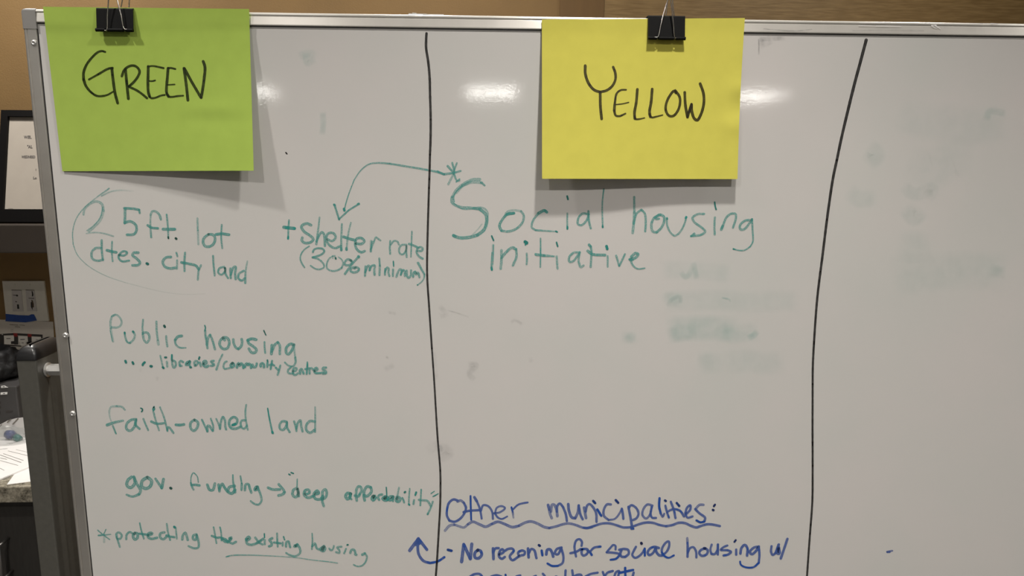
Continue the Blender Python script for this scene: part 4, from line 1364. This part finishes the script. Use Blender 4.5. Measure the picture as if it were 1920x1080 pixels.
board_pen('blue handwriting reading Other municipalities with a wavy underline', M['ink_blue'], ('''
# handwritten_word|blue handwritten Other
4.4 1 250,120 200,108 145,150 120,240 120,310 150,370
4.4 1 150,370 210,385 280,350 335,280 355,210 330,150
4.6 .8 330,150 290,120 250,135
3.6 1.2 412,65 415,200 420,360
4.4 1 325,265 400,248 530,240
5 1 460,80 490,130
4 .95 490,130 520,200 540,280 550,345
4 .95 540,250 570,180 630,190 680,260 690,350
3.6 .9 700,280 780,265 840,215 800,190 740,210 715,280
4-3 1 715,280 750,330 800,350 868,318
3.6 1.1 920,205 935,260
4-3.4 .9-.5 935,260 945,335
3.6 1 938,232 1000,175 1060,155 1122,145
# drawn_underline|wavy blue underline, left part
5 .6 95,495 150,435 210,420
4.4 .65 210,420 270,440 330,455 380,415
5 .75 380,415 440,385 520,415 600,445 680,410
5 .85 680,410 750,385 830,410 930,450 1010,435
5 .75 1010,435 1090,395 1160,380 1240,405 1330,450 1390,462
4.6 .8 1390,462 1480,440 1560,415 1630,405 1720,425 1800,455 1860,462 1920,450
# handwritten_word|blue handwritten municipalities, first letters
5 .95 1375,175 1390,235
5 .7 1390,235 1400,290 1420,340
5 .75 1410,260 1425,172 1450,172 1480,240 1490,315
4.4 .95 1485,260 1490,185 1520,158 1560,200
4.4 1 1560,200 1595,290 1608,375
5 .95 1625,165 1635,250 1670,330 1712,340
5 .8 1712,340 1745,265 1755,182
4.4 1 1755,182 1775,290 1805,355
''', 820, 920, 6.621), ('''
# drawn_underline|wavy blue underline, right part
4.6 1 30,475 80,478 170,450
4.4 .95 170,450 270,420 370,420 460,445 540,470 640,468
4.4 .95 640,468 740,430 830,408 920,412 1010,440 1090,455
4.6 .95 1090,455 1170,440 1250,412 1330,415 1410,450 1480,470 1540,450 1620,430 1700,436 1780,453
# handwritten_word|blue handwritten municipalities, last letters
5 .8 35,215 60,350
4.4 .95 55,270 75,190 105,170 150,210 190,290 195,400
4.6 1.6 152,130 178,158
4.6 1.1 205,240 230,280 255,320
4.4 .9 380,175 330,175 290,240 290,320 350,375
3.6 .85 350,375 430,360 490,290 520,230
4.4 1 520,230 532,290 540,360
4.6 1.6 442,120 474,154
4.6 1 605,205 630,330 655,485
3.6 1 640,490 670,488
4.2 .95 610,220 640,185 700,215 735,290 710,350 665,375
4.2 .85 915,190 850,175 800,230 785,310 830,355 880,310 905,200
4 1 908,200 890,290 910,345 960,348
4.4 1.1 1005,95 1000,200 1020,290
3.8 .9 1020,290 1045,335 1065,295
4.4 1.7 1075,124 1086,131
4 1 1080,190 1100,270 1125,345
4.2 1 1150,140 1190,250 1210,350
4.2 1 1100,275 1150,245 1200,235 1270,258 1320,330
4.4 1.6 1226,156 1258,194
4.2 1 1345,300 1400,240 1400,185 1360,215 1335,290
4 1 1335,290 1365,345 1430,328
4.4 .75 1570,180 1520,180 1465,235
4.4 1 1465,235 1520,290 1590,345 1580,395
4 1.2 1580,395 1530,405 1480,380
3.8 1.8 1718,178 1703,198
4.4 1.8 1690,245 1698,249
''', 1090, 920, 6.857))

board_pen('blue handwriting reading No rezoning for social housing w/, with an up arrow', M['ink_blue'], ('''
# drawn_arrow|blue arrow curling up to the left panel
4.4 1.1 470,308 400,352 320,370
5 1 320,370 250,348 200,280 188,200 195,140
6 .9 L 102,238 195,112
5.4 1 L 195,112 285,228
6 .95 192,125 165,175
5 1 198,130 205,165
# drawn_bullet|blue bullet dot before No
5 1.4 507,230 545,240
# handwritten_word|blue handwritten No
6 .95 L 652,358 675,172
6 1 L 675,172 745,325
6 .9 L 745,325 760,168
5.4 1 825,230 792,265 795,312 830,320 865,282 850,238 820,235
# handwritten_word|blue handwritten rezoning
5.4 1 985,215 990,328
4.6 1 988,255 1010,215 1045,212
4.6 1 1052,280 1098,252 1085,222 1055,248 1048,300 1078,325 1110,305
4.6 1 1112,240 1140,222 1190,218 1205,238 1162,300 1190,340 1250,305
4.6 1 1250,305 1280,290 1315,280 1322,250 1290,237 1250,260 1258,288
5 1 1355,215 1362,310
4.6 1 1360,275 1390,222 1420,232 1445,318
4.6 1.7 1470,180 1480,187
4.6 1.1 1500,238 1508,288
5 1 1548,280 1560,228 1588,225 1610,260 1622,302
4.6 1 1710,205 1660,222 1640,268 1670,278 1708,215
4.6-4.2 1 1708,215 1730,300 1720,370 1670,400
4.2 1.1 1670,400 1610,400 1562,375
''', 750, 990, 5.647), ('''
# handwritten_word|blue handwritten for
4.2 1 265,290 270,220 230,180 180,200 150,290 160,390 175,465
4.4 1 82,410 180,385 250,345
4.4 1 250,345 360,345 370,390 330,440 285,445 265,400 275,350
4.6 1.05 360,365 400,390 432,440
4.4 1.05 400,390 470,320 575,302
# handwritten_word|blue handwritten social
4 1 820,350 820,290 785,275 730,330 675,395
4.4 1 675,395 760,400 870,418 890,440
4.2 1.1 890,440 830,500 740,518
4.6 1 880,355 960,340 1030,360 1035,420 980,470
4.6 1 980,470 920,465 898,420 920,360
4.2 1 1155,305 1120,370 1095,440 1140,485 1210,455 1270,390 1298,335
4.2 1.1 1298,335 1300,450
4.8 1.9 1242,243 1247,254
4.6 1 1530,325 1470,305 1390,330 1345,400 1370,440 1430,410 1480,320
4.8 1 1480,320 1490,390 1540,445 1590,445
4.2 1 1590,445 1660,380 1700,280 1690,215 1640,240 1580,340 1580,400
4.2-3.6 1.1 1580,400 1620,455 1690,485 1775,445
''', 1060, 990, 8.727), ('''
# handwritten_word|blue handwritten housing on the bottom line
4.4 .7 228,150 232,220
4.4 1 232,220 235,290 232,430
4.2 1 235,370 270,300 320,285 360,350 365,440
4.6 1 500,300 430,330 408,375 450,415 520,390 535,330 480,298
4 .9 595,245 575,320 590,385
4.4 1 590,385 635,390 680,330 688,245
4.4 1 688,245 686,395
4 1 830,260 780,280 728,325 830,330
4.4 1 830,330 885,355 840,395 772,410
3.8 1.8 955,180 935,206
4.2 1 962,320 962,400
4.6 1 1025,382 1040,300 1090,250 1130,300 1125,412
4.8 1 1300,280 1230,290 1165,360 1200,390 1260,340 1300,275
4.2 1 1300,275 1310,400 1300,520
4-3.4 1.1 1300,520 1220,585 1100,585 1030,545 1020,500
# handwritten_word|blue handwritten w/
4.4 1 1492,270 1485,350 1510,402 1555,370
5 1 1555,370 1600,245
6 1 1598,290 1575,370 1605,380 1600,310
4.6 .95 1730,160 1680,310 1630,455
''', 1260, 990, 8.0))

board_pen('blue handwriting reading shelter rate, cut off at the bottom of the picture', M['ink_blue'], ('''
# handwritten_word|blue handwritten word cut off by the picture, leftmost
4.4 1 120,168 160,146 215,143 242,168
4.2 1 120,168 95,200 110,250 165,262 235,240 230,215
4.2 1 335,168 390,155 440,168
4 1.2 482,150 484,160
4.2 1 482,185 484,250
4.2 1 635,158 590,170 575,200
# handwritten_word|blue handwritten shelter, cut off
4.2 1 795,162 760,180 790,210 760,235
4.4 1.05 865,140 885,165 890,250
4.2 1 890,215 925,185 950,250
4.2 1 975,215 1030,190 1000,168 970,215 1000,245 1040,235
4.4 1 1100,105 1096,180 1095,250
4.4 1 1168,105 1178,180 1185,250
4.4 1 1180,175 1210,155 1260,152 1265,170
4.2 1 1195,215 1250,195 1262,170
4.2 1 1305,168 1360,142 1430,129
# handwritten_word|blue handwritten rate, cut off
4.4 1 1482,122 1500,170 1515,245
4.4 1 1500,168 1530,130 1585,112
4.4 1 1600,170 1618,125 1650,112 1642,170 1660,230
4.4 1 1600,170 1590,220 1640,200
4.4 1.1 1712,80 1715,170 1720,240
4.6 1.1 L 1650,132 1795,101
4.6 1 1800,128 1790,165 1780,215 1830,235
''', 860, 1050, 5.486))

board_pen('tiny dark dot on the left panel', M['ink_black'], ('''
2.4 1.2 536,286 538,288.4
''', 0, 0, 1), name='marker_dot')
board_pen('small grey blue dash near the lower right', M['ink_blue'], ('''
3.4 .75 1663,1034.5 1673,1032.5
4.2 .8 1663.6,1035 1668,1034.6
''', 0, 0, 1), name='marker_dash')

board_pen('faint smears of wiped off teal ink', M['ink_ghost'], ('''
# ink_smear|
30 .075 380,255 550,255 700,265 900,285
9 .16 525,265 560,310 585,290 615,220
9 .16 615,195 628,250 642,325
# ink_smear|
34 .085 390,490 560,480 750,475 960,480
24 .10 400,500 440,470 540,480
3 .3 820,455 845,460 880,470 890,490
7 .12 430,520 460,470 520,450 525,500
34 .07 900,485 1100,490 1230,480 1390,490
# ink_smear|
40 .16 415,690 480,680 560,680 750,675 950,690
26 .13 425,740 520,715 640,700
30 .11 780,705 950,715 1095,700
10 .26 1010,750 1050,730 1085,695
# ink_smear|
20 .12 90,740 150,745 215,735
16 .10 140,780 165,740 175,700
4 .4 130,812 140,820
# ink_smear|
34 .08 640,935 720,930 860,930
26 .07 690,830 705,900 690,970
38 .075 830,925 1000,915 1150,930 1290,925
''', 1140, 440, 3.858), ('''
# ink_smear|
14 .12 215,240 270,220 340,225
12 .14 270,210 275,280 330,250
# ink_smear|
10 .2 378,610 382,700 372,770
''', 500, 40, 3.6), ('''
# ink_smear|
60 .06 400,290 520,330 640,340 760,350 880,330
12 .14 785,330 800,290 870,300
# ink_smear|
60 .07 440,500 560,540 640,480 740,500
# ink_smear|
28 .09 200,620 250,660 330,650
# ink_smear|
22 .09 430,600 480,640 560,620 530,660
26 .12 440,690 480,740 520,700
# ink_smear|
50 .08 400,850 480,860 560,850
60 .08 380,990 560,970 720,960 880,980
20 .14 800,960 870,970
# ink_smear|
30 .10 280,440 320,470 280,520
''', 1500, 80, 2.25), soft=True, name='ink_smear')

board_pen('faint grey scuffs of old writing', M['ink_grey'], ('''
8 .18 790,100 830,150 790,160
2.2 .35 835,125 890,140 960,165
5 .2 500,135 550,145
5 .3 1195,200 1210,180 1260,205
4 .35 485,385 510,395
9 .16 480,460 540,430
10 .26 950,430 1000,435 960,480 990,520
16 .16 720,920 780,890 850,930 780,960
6 .3 790,880 810,920
3.6 .45 485,1040 495,1030
8 .2 1290,410 1320,400
8 .12 760,360 775,520
''', 560, 540, 3.0), ('''
8 .4 150,262 230,258 330,254
10 .34 152,275 200,290 240,268
2.4 .55 150,255 152,300 151,370
7 .2 160,320 200,300
2 .7 62,512 70,512
''', 1380, 0, 3.556), ('''
8 .2 640,560 690,545 720,570
7 .2 820,610 870,605
6 .16 370,390 430,420
''', 220, 650, 9.143), ('''
5 .35 445,330 460,325
''', 1200, 300, 4), soft=True, name='scuff_mark', each=True)

# scuffs and chips along the top rail
def rail_put(px, py, idx):
    return at(px, py, -0.00315)
for line in ('1.6 .7 185,192 280,200 400,205 505,196', '2.4 .35 780,205 1000,200 1250,205'):
    Pen(rail_put).draw(line, 1380, 0, 3.556).done('frame_scuff', M['ink_grey'], rails['top'], 'thin grey scuff on the top rail')
for x0, y0, x1, y1, w in ((1610, 47.6, 1640, 48.6, 1.5), (1642, 48.6, 1690, 49.4, 1.6), (1746, 48.0, 1756, 46.6, 2.2), (1752, 46.6, 1763, 54, 2.4), (1748, 50, 1757, 53, 1.4), (1857, 44.4, 1871, 44.6, 2.2), (1836, 44.2, 1843, 44.2, 1.6), (1612, 42.6, 1660, 43.2, 1.6),
                          (766, 26.5, 800, 26.8, 2.6), (792, 27.6, 832, 27.6, 2.2), (773, 25.0, 781, 25.0, 2)):
    y = -0.00320; bm = bmesh.new()
    a, b = at(x0, y0, y), at(x1, y1, y); d = (b-a).normalized(); nn = Vector((-d.z, 0, d.x))*(w*0.00038)
    bm.faces.new([bm.verts.new(q) for q in (a-nn, b-nn*0.4, b+nn*0.6, a+nn)])
    tag(obj('paint_chip', bm, M['white_paper'], rails['top']), 'small bright chip on the top rail')
